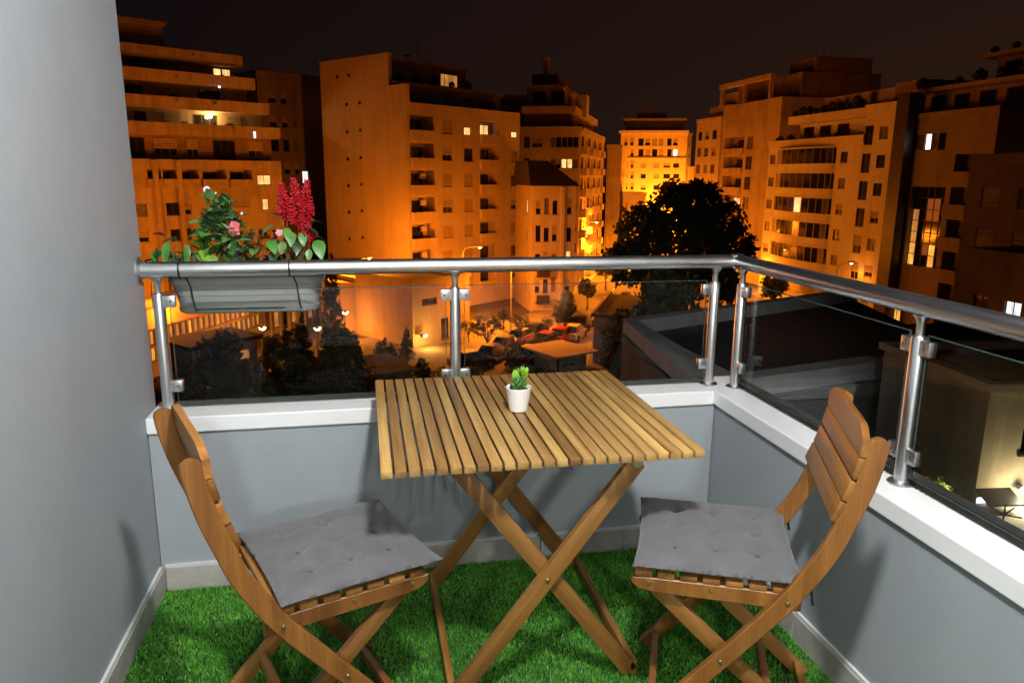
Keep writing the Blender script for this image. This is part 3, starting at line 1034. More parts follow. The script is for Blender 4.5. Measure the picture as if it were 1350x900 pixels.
for k in range(7):
    z = 20.0 - 2.95 * k
    a0, a1 = b.px(1131, 260)[0], b.px(1142, 260)[0]
    b.win('front', a0, z - .2, a1 - a0, 2.0, 'dark')
    a0, a1 = b.px(1150, 260)[0], b.px(1161, 260)[0]
    b.win('front', a0, z + .3, a1 - a0, 1.3, 'dark')
b.build(parapet=.8)
b.part('upper_storey', M['brown'], (1.0, 2.5, 23.203, b.w, 13, 26.2))
for i in range(4): terrace_plant(b, .5 + i * 1.4, 1.0, 23.3, random.uniform(.9, 1.5))
p, xw = b.e.location, b.w
b = Bld('glass_front_block', 'dim block with tall glazed atrium and dark facing strip on the side street', (p.x, p.y - xw - .02), -90, 1.0, 16, 22.0, M['taupe'], 'apartment blocks on the far side of the side street')
b.w = b.px(1296, 300)[0]
GF = b
s0, s1 = b.px(1196, 300)[0], b.px(1240, 300)[0]
zb, zt = b.px(1215, 352)[1], b.px(1215, 246)[1]
b.op['front'].append((s0, zb, s1 - s0, zt - zb, .6))
gl = empty('atrium_glazing', (s0, .5, zb), 0, parent=b.e)
nc, nr = 5, 7
cw, rh = (s1 - s0) / nc, (zt - zb) / nr
for i in range(nc):
    for j in range(nr):
        kind = 'pane'
        if i == 0: kind = 'lit_orange' if j < 2 else ('lit_dim' if j < 5 else 'pane')
        if i == 3 and j in (0, 1): kind = 'lit_orange'
        if i == 2 and j in (1, 4, 5) or (i == 3 and j in (4, 5)): kind = 'lit_faint'
        if kind == 'lit_faint' and 'lit_faint' not in M: M['lit_faint'] = emit('lit_faint', (1.0, .40, .09), .09)
        MB().box(i * cw + .04, 0, j * rh + .04, (i + 1) * cw - .04, .03, (j + 1) * rh - .04).obj('pane', M[kind], gl)
mu = MB()
for i in range(nc + 1): mu.box(i * cw - .038, -.05, 0, i * cw + .038, .06, zt - zb)
for j in range(nr + 1):
    for i in range(nc): mu.box(i * cw + .038, -.04, j * rh - .038, (i + 1) * cw - .038, .05, j * rh + .038)
mu.obj('mullions', M['dark_frame'], gl)
a0, a1 = b.px(1175, 300)[0], b.px(1193, 300)[0]
b.part('facing_strip', M['dark_tile'], (a0 + .2, -1.2, 0, a1, -.004, 24.5))
for k in range(6):
    z = 19.0 - 3.0 * (k + 1)
    a0, a1 = b.px(1247, 300)[0], b.px(1276, 300)[0]
    b.loggia('front', a0, z, a1 - a0, 2.5, 'dark', 1.2, .7, .9)
a0, a1 = b.px(1197, 218)[0], b.px(1243, 218)[0]
n = 5
for i in range(n):
    w_ = (a1 - a0) / n
    b.win('front', a0 + i * w_ + .02, 18.95, w_ - .04, 1.6, 'lit_white' if i == 2 else 'dark')
for i in range(3):
    w_ = (a1 - a0) / 3
    b.win('front', a0 + i * w_ + .1, 1.0, w_ - .2, 2.2, 'lit_orange' if i == 0 else 'dark')
b.build(parapet=.5)
for i, (zz, yb, xa) in enumerate(((22.003, 2.6, .5), (25.0, 6.5, 5.0))):
    fl = empty('storey', (0, 0, 0), 0, parent=b.e)
    MB().box(xa, yb, zz + .02, b.w + 6, 15.8, zz + 2.6).obj('wall', M['brown'], fl)
    MB().box(xa - .6, yb - 1.7, zz + 2.603, b.w + 6.3, 15.9, zz + 2.98).obj('slab', M['taupe'], fl)
    for k in range(5):
        fm, pm, sm = window_meshes('dark', 1.9, 1.9)
        wi = link('window', fm, b.e, (xa + 1 + k * 3.1, yb - .165, zz + .35)); link('pane', pm, wi)
    for k in range(6): terrace_plant(b, xa + .4 + k * 2.5, yb - .9, zz + 3.0, random.uniform(.7, 1.3))
for x, h in ((7.5, 1.8), (10, 1.4), (15, 3.2)): antenna(b, x, 9, 27.98, h)
p = at(1298, 300, 58)
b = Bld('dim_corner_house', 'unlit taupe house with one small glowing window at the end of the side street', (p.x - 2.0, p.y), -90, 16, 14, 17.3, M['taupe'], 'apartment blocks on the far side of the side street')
for k in range(5):
    for i in range(4):
        b.win('front', 1.4 + i * 3.3, 14.2 - 3.05 * k, 1.6, 1.5, random.choice(('dark', 'half', 'shut')))
a = b.px(1318, 357)
b.build(parapet=.8)
fm, pm, sm = window_meshes('lit_white', .9, .8)
wi = link('window', fm, b.e, (a[0], -.19, a[1])); link('pane', pm, wi)
p = at(1276, 338, 52)
b = Bld('low_annex', 'low plain annex in front of the dim corner house', (p.x, p.y), -90, 9, 6, 11.2, M['taupe'], 'apartment blocks on the far side of the side street')
for i in range(3): b.win('front', 1.0 + i * 2.6, 7.4, 1.3, 1.2, ('dark', 'lit_white', 'half')[i])
b.build(parapet=.5)
p = at(1120, 160, 150)
b = Bld('distant_block', 'distant dark block rising behind the plain window block', (p.x, p.y), -60, 18, 16, 27.0, M['brown'])
for k in range(3):
    for i in range(4): b.win('front', 1.5 + i * 4, 23 - 3.1 * k, 2, 1.5, 'dark')
b.build(parapet=.6)

# ------------------------------------------------------------------ low houses and roofs below the balcony
# long hall with lit window rows
p, q = at(196, 440, 60), at(345, 440, 76)
ang = math.degrees(math.atan2(q.y - p.y, q.x - p.x))
W_ = math.hypot(q.x - p.x, q.y - p.y)
b = Bld('lit_school_hall', 'long low hall with a strip of glowing windows under a red roof', (p.x, p.y), ang, W_, 9, 4.2, M['cream'], 'low buildings below the balcony')
n = 20
for i in range(n):
    w_ = W_ / n
    for j, (z, h) in enumerate(((1.3, 1.1), (2.65, 1.15))):
        b.win('front', i * w_ + .12, z, w_ - .24, h, 'lit_dim' if (i * 7 + j * 3) % 5 else 'lit_orange')
b.build(parapet=0, roof=None)
MB().add([(-1, -.8, 4.203), (W_ * .66, -.8, 4.203), (W_ * .66, 9.4, 4.203), (-1, 9.4, 4.203), (-1, 4.2, 5.3), (W_ * .66, 4.2, 5.3)],
         [(0, 1, 5, 4), (2, 3, 4, 5), (1, 2, 5), (3, 0, 4), (0, 3, 2, 1)]).obj('roof', M['red_roof'], b.e)
b.part('roof', M['bitumen'], (W_ * .66 + .01, -.6, 4.203, W_ + .4, 9.5, 4.5))
p = at(347, 445, 76)
b = Bld('colonnade_pavilion', 'amber pavilion with tall pale columns beside the lit hall', (p.x, p.y), ang - 8, 9, 7, 5.4, M['cream'], 'low buildings below the balcony')
for i in range(6): b.win('front', .5 + i * 1.42, .6, 1.0, 3.9, 'lit_dim' if i % 2 else 'dark')
b.build(parapet=.3)
for i in range(7):
    MB().lathe([(.16, 0), (.13, .1), (.11, 4.6), (.17, 4.8)], 10).obj('column', M['white_r'], b.e, (.3 + i * 1.4, -.8, .02), smooth=50)
# dark flat-roofed house
p = onz(252, 455, -11.0)
b = Bld('flat_roof_cottage', 'dim house with overhanging dark flat roof among the trees', (p.x, p.y), 41, 5.4, 3.9, 3.65, M['ochre'], 'low buildings below the balcony')
for i in range(2): b.win('front', 2.6 + i * 1.3, 2.1, .9, .8, 'lit_dim' if i == 1 else 'dark')
b.win('front', .7, .3, .8, 2.0, 'lit_dim')
b.win('left', 1.4, 1.4, 1.0, 1.1, 'dark')
b.build(parapet=0, roof=None)
b.part('roof', M['bitumen'], (-.4, -.45, 3.653, 5.7, 4.2, 3.95))
# round-ended low building and its neighbours in front of the gable block
p = at(474, 430, 78)
b = Bld('curved_wall_hall', 'low orange hall with rounded end wall and dark roof', (p.x, p.y), 30, 9.5, 8, 5.4, M['ochre'], 'low buildings below the balcony')
for i in range(3): b.win('front', 1.2 + i * 2.7, 2.6, 1.5, 1.1, 'dark')
b.build(parapet=.4)
arc = [(-2.6 * math.sin(t), 2.6 - 2.6 * math.cos(t)) for t in np.linspace(0, math.pi, 15)]
n = len(arc)
MB().add([(x, y, 0) for x, y in arc] + [(x, y, 5.4) for x, y in arc], [(i + 1, i, n + i, n + i + 1) for i in range(n - 1)] + [tuple(range(n, 2 * n))[::-1]]).obj('apse', M['ochre'], b.e, (-.003, 0, 0), smooth=40)
p = at(545, 470, 72)
b = Bld('orange_side_house', 'low orange house with bare wall and floodlight facing the parking ground', (p.x, p.y), 36, 7.5, 9, 6.2, M['ochre'], 'low buildings below the balcony')
b.win('front', 1.2, 4.0, 1.9, .6, 'dark')
b.win('front', 3.6, .3, 1.0, 2.1, 'dark')
b.win('front', 5.6, .9, 1.2, 1.4, 'shut')
b.build(parapet=.35)
p = at(420, 440, 86)
b = Bld('long_shed', 'long low shed with dark sloping roof before the gable wall', (p.x, p.y), 30, 17, 6, 4.2, M['sand'], 'low buildings below the balcony')
for i in range(5): b.win('front', 1.2 + i * 3.1, 1.2, 1.5, 1.5, 'dark' if i % 2 else 'lit_dim')
b.build(parapet=0, roof=None)
MB().add([(-.5, -.7, 4.203), (17.5, -.7, 4.203), (17.5, 6.5, 4.203), (-.5, 6.5, 4.203), (-.5, 3, 6.2), (17.5, 3, 6.2)],
         [(0, 1, 5, 4), (2, 3, 4, 5), (1, 2, 5), (3, 0, 4), (0, 3, 2, 1)]).obj('roof', M['roof_dark'], b.e)
p = at(478, 500, 50)
b = Bld('pale_roof_kiosk', 'small kiosk with pale flat roof in the dark garden', (p.x, p.y), 20, 3.6, 5.0, 3.0, M['sand'], 'low buildings below the balcony')
b.win('front', 1.0, .8, 1.2, 1.2, 'dark')
b.build(parapet=0, roof=None)
b.part('roof', M['concrete'], (-.3, -.3, 3.003, 3.9, 5.3, 3.22))
# garage with orange-lit side beside the avenue
p = onz(781, 478, GZ)
b = Bld('garage', 'low garage with orange-lit side wall and dark red roof edge by the avenue', (p.x, p.y), -25.5, 7.5, 13, 4.2, M['sand'], 'low buildings below the balcony')
b.win('left', 7.5, .3, 2.4, 2.2, 'shut')
b.build(parapet=0)
b.part('roof_edge', M['red_roof'], (-.25, -.25, 4.203, 7.7, -.02, 4.5), (-.25, -.02, 4.203, -.02, 13.2, 4.5))
# guard hut with light roof in the parking ground
p = onz(735, 492, GZ)
b = Bld('guard_hut', 'small guard hut with wide flat roof and dark post on the parking ground', (p.x, p.y), 25, 3.2, 3.6, 1.4, M['sand'], 'low buildings below the balcony')
b.win('front', .5, .45, 1.6, .6, 'dark')
b.build(parapet=0, roof=None)
b.part('roof', M['ochre'], (-.5, -.6, 1.403, 4.2, 4.6, 1.55))
MB().tube([(-.3, -.4, 0), (-.3, -.4, 1.4)], .12, 8).obj('post', M['dark_frame'], b.e)

# neighbouring dark flat roof with pale parapet, a floor below
A_, B_, C_, D_ = (8.75, 18.1), (9.84, 27.5), (24.3, 33.6), (20.6, 20.9)
A2, B2_, C2, D2 = (10.0, 19.0), (10.25, 27.0), (24.1, 33.0), (20.8, 21.8)
A3, B3_, D3 = (10.75, 19.75), (10.6, 26.9), (21.0, 22.5)
NB_Z = -4.1
nb = empty('flat_roof_neighbour', (A_[0], A_[1], GZ), 0, 'dark flat-roofed neighbour with pale concrete parapet below the balcony', 'building', 'low buildings below the balcony')


def prism(name, poly, z0, z1, mat, parent):
    n_ = len(poly)
    pts = [(x - A_[0], y - A_[1]) for x, y in poly]
    return MB().add([(x, y, z0 - GZ) for x, y in pts] + [(x, y, z1 - GZ) for x, y in pts],
                    [tuple(range(n_, 2 * n_))] + [(i, (i + 1) % n_, (i + 1) % n_ + n_, i + n_) for i in range(n_)]).obj(name, mat, parent)


prism('wall', [A_, D_, C_, B_], GZ, NB_Z - .7, M['dark_render'], nb)
prism('roof', [(9.0, 18.4), (20.5, 21.2), (24.1, 33.4), (10.0, 27.3)], NB_Z - .7 + .004, NB_Z - .55, M['bitumen'], nb)
prism('parapet', [A_, A2, B2_, B_], NB_Z - .545, NB_Z, M['concrete'], nb)
prism('parapet', [A_, D_, D2, A2], NB_Z - .545, NB_Z - .002, M['concrete'], nb)
prism('parapet', [B_, B2_, C2, C_], NB_Z - .545, NB_Z + .002, M['concrete'], nb)
prism('inner_ledge', [A2, A3, B3_, B2_], NB_Z - .545, NB_Z - .3, M['concrete'], nb)
prism('inner_ledge', [A2, D2, D3, A3], NB_Z - .545, NB_Z - .302, M['concrete'], nb)
for k in range(5):
    prism('roof_seam', [(11.2 + k * 1.6, 20.8 + k * .36), (11.26 + k * 1.6, 20.8 + k * .36), (11.06 + k * 1.6, 27.2 + k * .7), (11.0 + k * 1.6, 27.2 + k * .7)], NB_Z - .549, NB_Z - .52, M['bitumen'], nb)
b = Bld('unlit_annex', 'unlit low annex with bare dark roof beside the flat-roofed neighbour', (25.2, 21.4), 2, 17.5, 13, 8.3, M['dark_render'], 'low buildings below the balcony')
for i in range(5): b.win('front', 1.2 + i * 3.3, 4.6, 1.5, 1.4, 'dark')
b.build(parapet=.4)
for k in range(2):
    MB().cbox(3 + k * 6.5, 4, 8.303, 4.6 + k * 6.5, 5.2, 9.0, .05).obj('roof_unit', M['pole'], b.e)
# an unseen white floodlight, added on our own house wall to brighten that roof
fd = empty('added_floodlight', (2.75, -.9, 3.4), 0, 'added unseen white floodlight on the house wall above the neighbouring roof', 'floodlight')
MB().box(-.12, -.05, -.09, .12, .06, .09).obj('housing', M['pole'], fd)
MB().box(-.11, .063, -.08, .11, .07, .08).obj('lens', M['bulb_w'], fd)
d = bpy.data.lights.new('added_flood_light', 'SPOT')
d.color, d.energy, d.shadow_soft_size = (.92, 1.0, .98), 6500, .1
d.spot_size, d.spot_blend = R_(33), .8
lo = link('flood_lamp_light', d, fd, (0, .12, 0))
lo.rotation_euler = (Vector((9.6, 23, NB_Z)) - Vector((2.75, -.78, 3.4))).to_track_quat('-Z', 'Y').to_euler()

# beige house with a lit yard lamp, lower right
p = at(1306, 516, 17)
b = Bld('beige_yard_house', 'beige house wall above a lit yard with dark awning', (p.x, p.y), -6, 9, 4.2, p.z - GZ, M['sand'], 'low buildings below the balcony')
hh_ = b.h
b.win('front', .95, hh_ - 1.5, .55, .6, 'dark')
b.win('front', 2.6, hh_ - 1.6, .8, .8, 'half')
a = b.px(1296, 676)
b.win('front', .06, hh_ - 3.0, .62, .42, 'lit_white')
b.build(parapet=.2)
za = hh_ - 2.35
aw = MB().add([(.0, -.004, za), (.85, -.004, za), (.85, -.5, za - .2), (.0, -.5, za - .2), (.0, -.004, za - .04), (.85, -.004, za - .04), (.85, -.5, za - .24), (.0, -.5, za - .24)],
              [(0, 1, 2, 3), (7, 6, 5, 4), (3, 2, 6, 7), (0, 3, 7, 4), (1, 5, 6, 2)]).obj('awning', M['black_wire'], b.e)
yl = MB().box(-.04, -.2, -.04, .04, -.004, .04).obj('yard_lamp', M['pole'], b.e, (1.02, 0, za + .05))
MB().lathe([(.02, -.1), (.09, -.07), (.1, 0), (.05, .06), (.02, .08)], 10).obj('bulb', M['bulb_w'], yl, (0, -.26, 0), smooth=60)
d = bpy.data.lights.new('yard_light', 'POINT')
d.color, d.energy, d.shadow_soft_size = (1.0, .82, .45), 95, .1
link('yard_lamp_light', d, yl, (0, -.45, -.05))
p = at(1322, 688, 16.0)
rp = empty('clothes_airer', (p.x, p.y, p.z - .35), 0, 'red rotary clothes airer standing in the lit yard', 'clothes airer')
MB().tube([(0, 0, 0), (0, 0, .78)], .018, 8).obj('pole', M['red_roof'], rp)
for k in range(4):
    an = k * math.pi / 2 + .3
    MB().tube([(0, 0, .52), (math.cos(an) * .36, math.sin(an) * .36, .60)], .016, 6).obj('arm', M['red_roof'], rp)
MB().lathe([(.18, 0), (.15, .04), (.03, .08)], 14).obj('base', M['pole'], rp)
deck = MB().box(-3.2, -2, -.3, 5, 2.2, 0).obj('yard_deck', M['concrete'], None, (p.x, p.y, p.z - .353))
tag(deck, 'pale raised concrete yard under the red clothes airer', 'yard')
MB().box(-3.2, -2, -8.5, 5, 2.2, -.303).obj('retaining_wall', M['taupe'], deck)
yt = at(1240, 592, 15.5)
e = empty('garden_light', (yt.x + .3, yt.y + .2, deck.location.z + .002), 0, 'small yellow garden light below the yard plant', 'garden light')
MB().tube([(0, 0, 0), (0, 0, .9)], .03, 8).obj('post', M['pole'], e)
MB().lathe([(.02, 0), (.08, .03), (.08, .12), (.02, .15)], 10).obj('lens', M['bulb_w'], e, (0, 0, .9), smooth=50)
d = bpy.data.lights.new('garden_light', 'POINT')
d.color, d.energy, d.shadow_soft_size = (1.0, .9, .35), 22, .08
link('garden_lamp_light', d, e, (0, -.15, 1.1))

# ------------------------------------------------------------------ street lamps (sodium) and their light
def street_lamp(x, y, watts, label, h=8.5, ang=0.0, color=SODIUM, arm=1.6, z=GZ, soft=.35, up=.35, cat='street lamp', group='sodium street lamps'):
    e = empty('street_lamp', (x, y, z), ang, label, cat, group)
    MB().tube([(0, 0, 0), (0, 0, h * .6), (0, 0, h - .6), (arm * .2, 0, h - .12), (arm * .6, 0, h + .05), (arm, 0, h + .08)], [.1, .08, .06, .05, .045, .045], 8).obj('pole', M['pole'], e, smooth=40)
    MB().lathe([(.16, 0), (.16, .35), (.11, .45)], 10).obj('base', M['pole'], e)
    MB().cbox(arm - .1, -.16, h + .02, arm + .75, .16, h + .2, .03).obj('head', M['pole'], e)
    ls = .30 if h < 4 else .16
    MB().lathe([(.02, -ls * .8), (ls * .7, -ls * .55), (ls, 0)], 10).obj('lens', M['bulb'], e, (arm + .4, 0, h + .015), smooth=50)
    d = bpy.data.lights.new('sodium_light', 'SPOT')           # the lantern's cut-off beam towards the street
    d.color, d.energy, d.shadow_soft_size = color, watts, soft
    d.spot_size, d.spot_blend = R_(178), .55
    link('lamp_light', d, e, (arm + .4, 0, h - .45))
    d = bpy.data.lights.new('sodium_glow', 'POINT')           # what its bowl throws upwards and sideways
    d.color, d.energy, d.shadow_soft_size = color, watts * up, soft
    link('lamp_glow', d, e, (arm + .4, 0, h - .45))
    return e


K = 1.9
lamps = [(-1.0, 79.5, 9000, 'street lamp at the foot of the blank gable wall', 7.5, .8),
         (10.5, 82.0, 5500, 'street lamp between the gable block and the parking ground', 8.5, -.5),
         (-18.0, 68.0, 3200, 'street lamp in front of the lit hall', 7.5, 1.2),
         (-27.0, 74.0, 6800, 'street lamp before the terraced block', 8.5, 1.0),
         (14.7, 75.6, 4200, 'street lamp on the parking ground between the sparse trees', 8.0, -1.2),
         (*along(20, 5.6), 9000, 'street lamp on the avenue pavement beside the garage', 9.0, 2.6, .2),
         (*along(42, -6.2), 15000, 'street lamp on the avenue kerb below the corner block', 9.0, -.4, .15),
         (*along(64, 6.4), 22000, 'street lamp half way down the avenue behind the big tree', 9.0, 2.6, .12),
         (*along(80, -6.2), 16000, 'street lamp at the far end of the avenue', 9.0, -.4, .25),
         (62.5, 158.0, 15500, 'street lamp below the bright end block', 8.0, 1.6, .8),
         (71.5, 157.0, 15500, 'street lamp between the bright end block and the small bright house', 8.0, 1.6, .8),
         (48.5, 94.0, 3300, 'street lamp in front of the bow balconies', 6.5, 0.2, .22),
         (46.0, 110.0, 4600, 'street lamp below the framed tower', 8.0, .2, .3),
         (51.0, 74.0, 240, 'street lamp in front of the glazed atrium', 7.0, .2)]
for (x, y, w_, lb, h, an, *u_) in lamps: street_lamp(x, y, w_ * K, lb, h, an, up=u_[0] if u_ else .35)
for (px_, D_, w_, lb) in ((456, 74, 900, 'low garden lamp glowing between the conifers and the curved hall'), (418, 66, 500, 'low garden lamp shining through the garden conifers'), (345, 66, 500, 'low garden lamp before the column row')):
    t = at(px_, 450, D_)
    street_lamp(t.x, t.y, w_, lb, 2.9, 1.5, arm=.25, soft=.15, up=.6, cat='garden lamp', group='low garden lamps')
# wall floodlight on the orange side house
p = at(558, 442, 71.5)
e = empty('floodlight', p, R_(36), 'small wall floodlight glowing on the orange side house', 'floodlight')
MB().box(-.2, -.3, -.12, .2, .3, .12).obj('housing', M['pole'], e)
MB().box(-.18, -.34, -.1, .18, -.303, .1).obj('lens', M['bulb'], e)
d = bpy.data.lights.new('flood_light', 'POINT')
d.color, d.energy, d.shadow_soft_size = (1, .45, .08), 420, .2
link('flood_lamp_light', d, e, (0, -.8, -.3))

# ------------------------------------------------------------------ trees
def crown_mesh(name, seed, lobes, n, leaf, mat):
    g = np.random.default_rng(seed)
    cs = []
    per = n // len(lobes)
    for (x, y, z, r, rz) in lobes:
        k = max(10, per // 26)
        d = g.normal(size=(k, 3))
        d /= np.linalg.norm(d, axis=1)[:, None]
        cen = d * (g.uniform(.35, 1.0, (k, 1)) ** .45) * np.array([r, r, rz]) + np.array([x, y, z])
        pts = cen[g.integers(0, k, per)] + g.normal(size=(per, 3)) * r * .13
        cs.append(pts)
    return quads_mesh(name, np.concatenate(cs), leaf, mat, g)


def trunk_mesh(name, seed, h, r, spread, top, limbs=6):
    g = random.Random(seed)
    m = MB()
    m.tube([(0, 0, 0), (g.uniform(-.1, .1), g.uniform(-.1, .1), h * .5), (g.uniform(-.2, .2), g.uniform(-.2, .2), h), (0, 0, top * .85)], [r * 1.25, r * .9, r * .75, r * .2], 8)
    for k in range(limbs):
        a = k * 2 * math.pi / limbs + g.uniform(-.4, .4)
        z0 = h * g.uniform(.75, 1.1)
        ln = spread * g.uniform(.6, .95)
        m.tube([(0, 0, z0), (math.cos(a) * ln * .45, math.sin(a) * ln * .45, z0 + (top - h) * .35), (math.cos(a) * ln, math.sin(a) * ln, z0 + (top - h) * g.uniform(.5, .8))], [r * .5, r * .3, r * .08], 6)
    return m.mesh(name, M['bark'], 50)


def tree(name, label, x, y, crown, trunk, s=1.0, rz=0.0, group=None, z=GZ, sz=None):
    e = empty(name, (x, y, z), rz, label, 'tree', group)
    e.scale = (s, s, sz or s)
    link('trunk', trunk, e)
    link('crown', crown, e)
    return e


g = random.Random(3)
big_lobes = [(-3.4, 0, 11.4, 2.4, 2.3), (-.5, .5, 13.4, 2.3, 2.3), (1.4, -.4, 13.9, 2.0, 1.9), (3.4, .3, 12.2, 2.5, 2.2), (-4.8, -.3, 8.8, 1.8, 1.8), (5.2, 0, 9.6, 2.0, 2.0),
             (-1.6, -.8, 9.6, 3.0, 2.6), (2.4, .8, 9.4, 3.0, 2.6), (0, 0, 7.2, 3.0, 1.8), (4.4, .6, 6.8, 2.0, 1.6)]
tree('spreading_tree', 'huge dark spreading tree hiding the foot of the bright end block', 27.2, 62.3,
     crown_mesh('crown', 11, big_lobes, 14500, .32, M['leaf_far']), trunk_mesh('trunk', 11, 5.5, .45, 4.5, 13.5, 9))
conifer = crown_mesh('crown', 21, [(0, 0, 1.6 + k * .62, 1.75 - k * .17, .55) for k in range(9)], 2900, .18, M['leaf_far'])
conifer_t = trunk_mesh('trunk', 21, 2.0, .16, 1.2, 7.0, 5)
round_c = crown_mesh('crown', 31, [(0, 0, 4.6, 1.7, 1.6), (-.9, .3, 4.0, 1.2, 1.1), (1.0, -.2, 4.2, 1.2, 1.1), (.2, .5, 5.6, 1.1, .9)], 4200, .20, M['leaf_olive'])
round_t = trunk_mesh('trunk', 31, 2.6, .16, 1.6, 5.4, 6)
dark_c = crown_mesh('crown', 41, [(0, 0, 4.9, 1.9, 1.9), (-1.1, .3, 4.0, 1.4, 1.3), (1.1, -.3, 4.3, 1.4, 1.3), (.1, -.4, 6.4, 1.2, 1.2), (-.4, .4, 3.0, 1.4, .9)], 5200, .20, M['leaf_far'])
pale_c = crown_mesh('crown', 51, [(0, 0, 3.2, 1.3, 1.5), (-.6, .3, 2.4, 1.0, 1.0), (.7, -.2, 2.6, 1.0, 1.0)], 3000, .17, M['leaf_pale'])
pale_t = trunk_mesh('trunk', 51, 1.6, .10, 1.0, 3.8, 5)
bare_c = crown_mesh('crown', 61, [(0, 0, 4.4, 1.8, 1.3), (-1.1, .2, 4.0, 1.2, 1.0), (1.2, 0, 4.1, 1.2, 1.0)], 1500, .15, M['leaf_olive'])
bare_t = trunk_mesh('trunk', 61, 2.3, .13, 2.1, 5.2, 11)


def tree_px(name, label, px, py_top, D, crown, trunk, H, rz=0, group=None):
    t = at(px, py_top, D)
    s = (t.z - GZ) / H
    return tree(name, label, t.x, t.y, crown, trunk, s, rz, group)


tree_px('avenue_tree', 'round bushy tree beside the avenue in front of the hip-roofed house', 745, 386, 78, dark_c, round_t, 7.4, 1.0)
tree_px('avenue_tree', 'small green tree overhanging the avenue before the corner block', 775, 368, 92, round_c, round_t, 6.4, 2.2)
tree_px('avenue_tree', 'low lamp-lit tree under the edge of the big spreading tree', 800, 338, 108, round_c, round_t, 6.4, .4)
tree_px('bare_tree', 'sparse twisted tree standing on the pale paving of the parking ground', 642, 418, 68, bare_c, bare_t, 5.4, .3)
tree_px('bare_tree', 'sparse tree next to the guard hut side of the parking ground', 684, 414, 73, bare_c, bare_t, 5.4, 2.0)
tree_px('bare_tree', 'sparse tree close to the gable block corner', 664, 405, 80, round_c, bare_t, 6.4, 4.0)
tree_px('bare_tree', 'sparse low tree between the parked white hatchback and the avenue', 722, 420, 76, bare_c, bare_t, 5.4, 1.4)
tree_px('bare_tree', 'sparse tree at the side wall of the orange side house', 618, 424, 74, bare_c, bare_t, 5.4, 3.1)
tree_px('wall_tree', 'dark tree leaning on the lit garage wall', 818, 412, 58, dark_c, round_t, 7.4, 1.7)
tree_px('garden_tree', 'broad dark tree in front of the flat-roofed cottage', 285, 448, 36, dark_c, round_t, 7.4, .2)
tree_px('garden_tree', 'tall dark conifer beside the colonnade pavilion', 398, 412, 52, conifer, conifer_t, 7.6, 0)
tree_px('garden_tree', 'slim dark conifer between the kiosk and the pavilion', 430, 418, 58, conifer, conifer_t, 7.6, 1)
tree_px('garden_tree', 'short dark conifer below the column row', 358, 458, 44, conifer, conifer_t, 7.6, 2)
tree_px('garden_tree', 'loose tree catching lamp light next to the flat-roofed cottage', 335, 478, 42, pale_c, pale_t, 4.6, 0)
tree_px('garden_tree', 'pale green conifer lit by the floodlight near the orange side house', 535, 428, 64, conifer, conifer_t, 7.6, 3)
tree_px('garden_tree', 'small pale shrub tree in front of the orange side house', 508, 448, 62, pale_c, pale_t, 4.6, 1)
tree_px('garden_tree', 'low dark tree behind the pale-roofed kiosk', 556, 474, 58, dark_c, round_t, 7.4, 3)
tree_px('garden_tree', 'low dark tree between kiosk and balcony coping', 470, 470, 48, dark_c, round_t, 7.4, 5)
tree_px('garden_tree', 'low reddish-lit tree near the short conifer', 385, 475, 46, round_c, round_t, 6.4, 5)
tree_px('garden_tree', 'tallest slim conifer reaching above the handrail beside the flower box', 436, 352, 66, conifer, conifer_t, 7.6, 4).scale = (.75, .75, 1.32)
tree_px('garden_tree', 'dark tree in front of the low garden lamp', 448, 436, 56, dark_c, round_t, 7.4, .9)
tree_px('garden_tree', 'slender conifer on the kiosk path', 466, 432, 60, conifer, conifer_t, 7.6, 1.9)
tree_px('garden_tree', 'spindly conifer in front of the colonnade', 378, 424, 58, conifer, conifer_t, 7.6, .7)
tree_px('garden_tree', 'loose pale tree between the cottage and the colonnade', 362, 446, 60, round_c, round_t, 6.4, 1.3)
tree_px('garden_tree', 'dark bush-like tree at the foot of the slender conifer', 442, 474, 50, round_c, round_t, 6.4, 2.9)
tree_px('roof_side_tree', 'dark tree rising behind the flat-roofed neighbour', 880, 372, 40, dark_c, round_t, 7.4, 2.4)
tree('yard_tree', 'bushy yard plant lit yellow beside the beige house', yt.x, yt.y, pale_c, pale_t, .30, 2.4, None, deck.location.z)
tree_px('street_tree', 'small street tree lit from below before the bow balconies', 1024, 352, 92, pale_c, pale_t, 4.6, 1.1)
# clipped hedges on the parking ground
for (px_, py_, D_, sc_, lb) in ((690, 478, 63, 1.3, 'dark clipped hedge at the front of the parking ground'), (715, 462, 67, 1.2, 'dark clipped hedge beside the guard hut')):
    t = onz(px_, py_, GZ)
    g2 = np.random.default_rng(int(px_))
    c = g2.uniform((-2.6, -.6, .1), (2.6, .6, 1.3), (2600, 3))
    o = link('hedge', quads_mesh('hedge', c, .13, M['hedge'], g2), None, (t.x, t.y, GZ), (0, 0, R_(52)))
    tag(o, lb, 'hedge', 'hedges of the parking ground')
# undergrowth in the dark garden below
g2 = np.random.default_rng(99)
c = np.stack([g2.uniform(-24, 9, 9000), g2.uniform(30, 60, 9000), GZ + np.abs(g2.normal(0, .45, 9000))], 1)
o = link('undergrowth', quads_mesh('undergrowth', c, .22, M['leaf_far'], g2))
tag(o, 'dark undergrowth in the garden below the balcony', 'undergrowth', kind='stuff')

# ------------------------------------------------------------------ cars
def car_paint(name, c):
    t = NT(name)
    t.set(Base_Color=(*c, 1), Roughness=.3, Coat_Weight=.6)
    return t.m


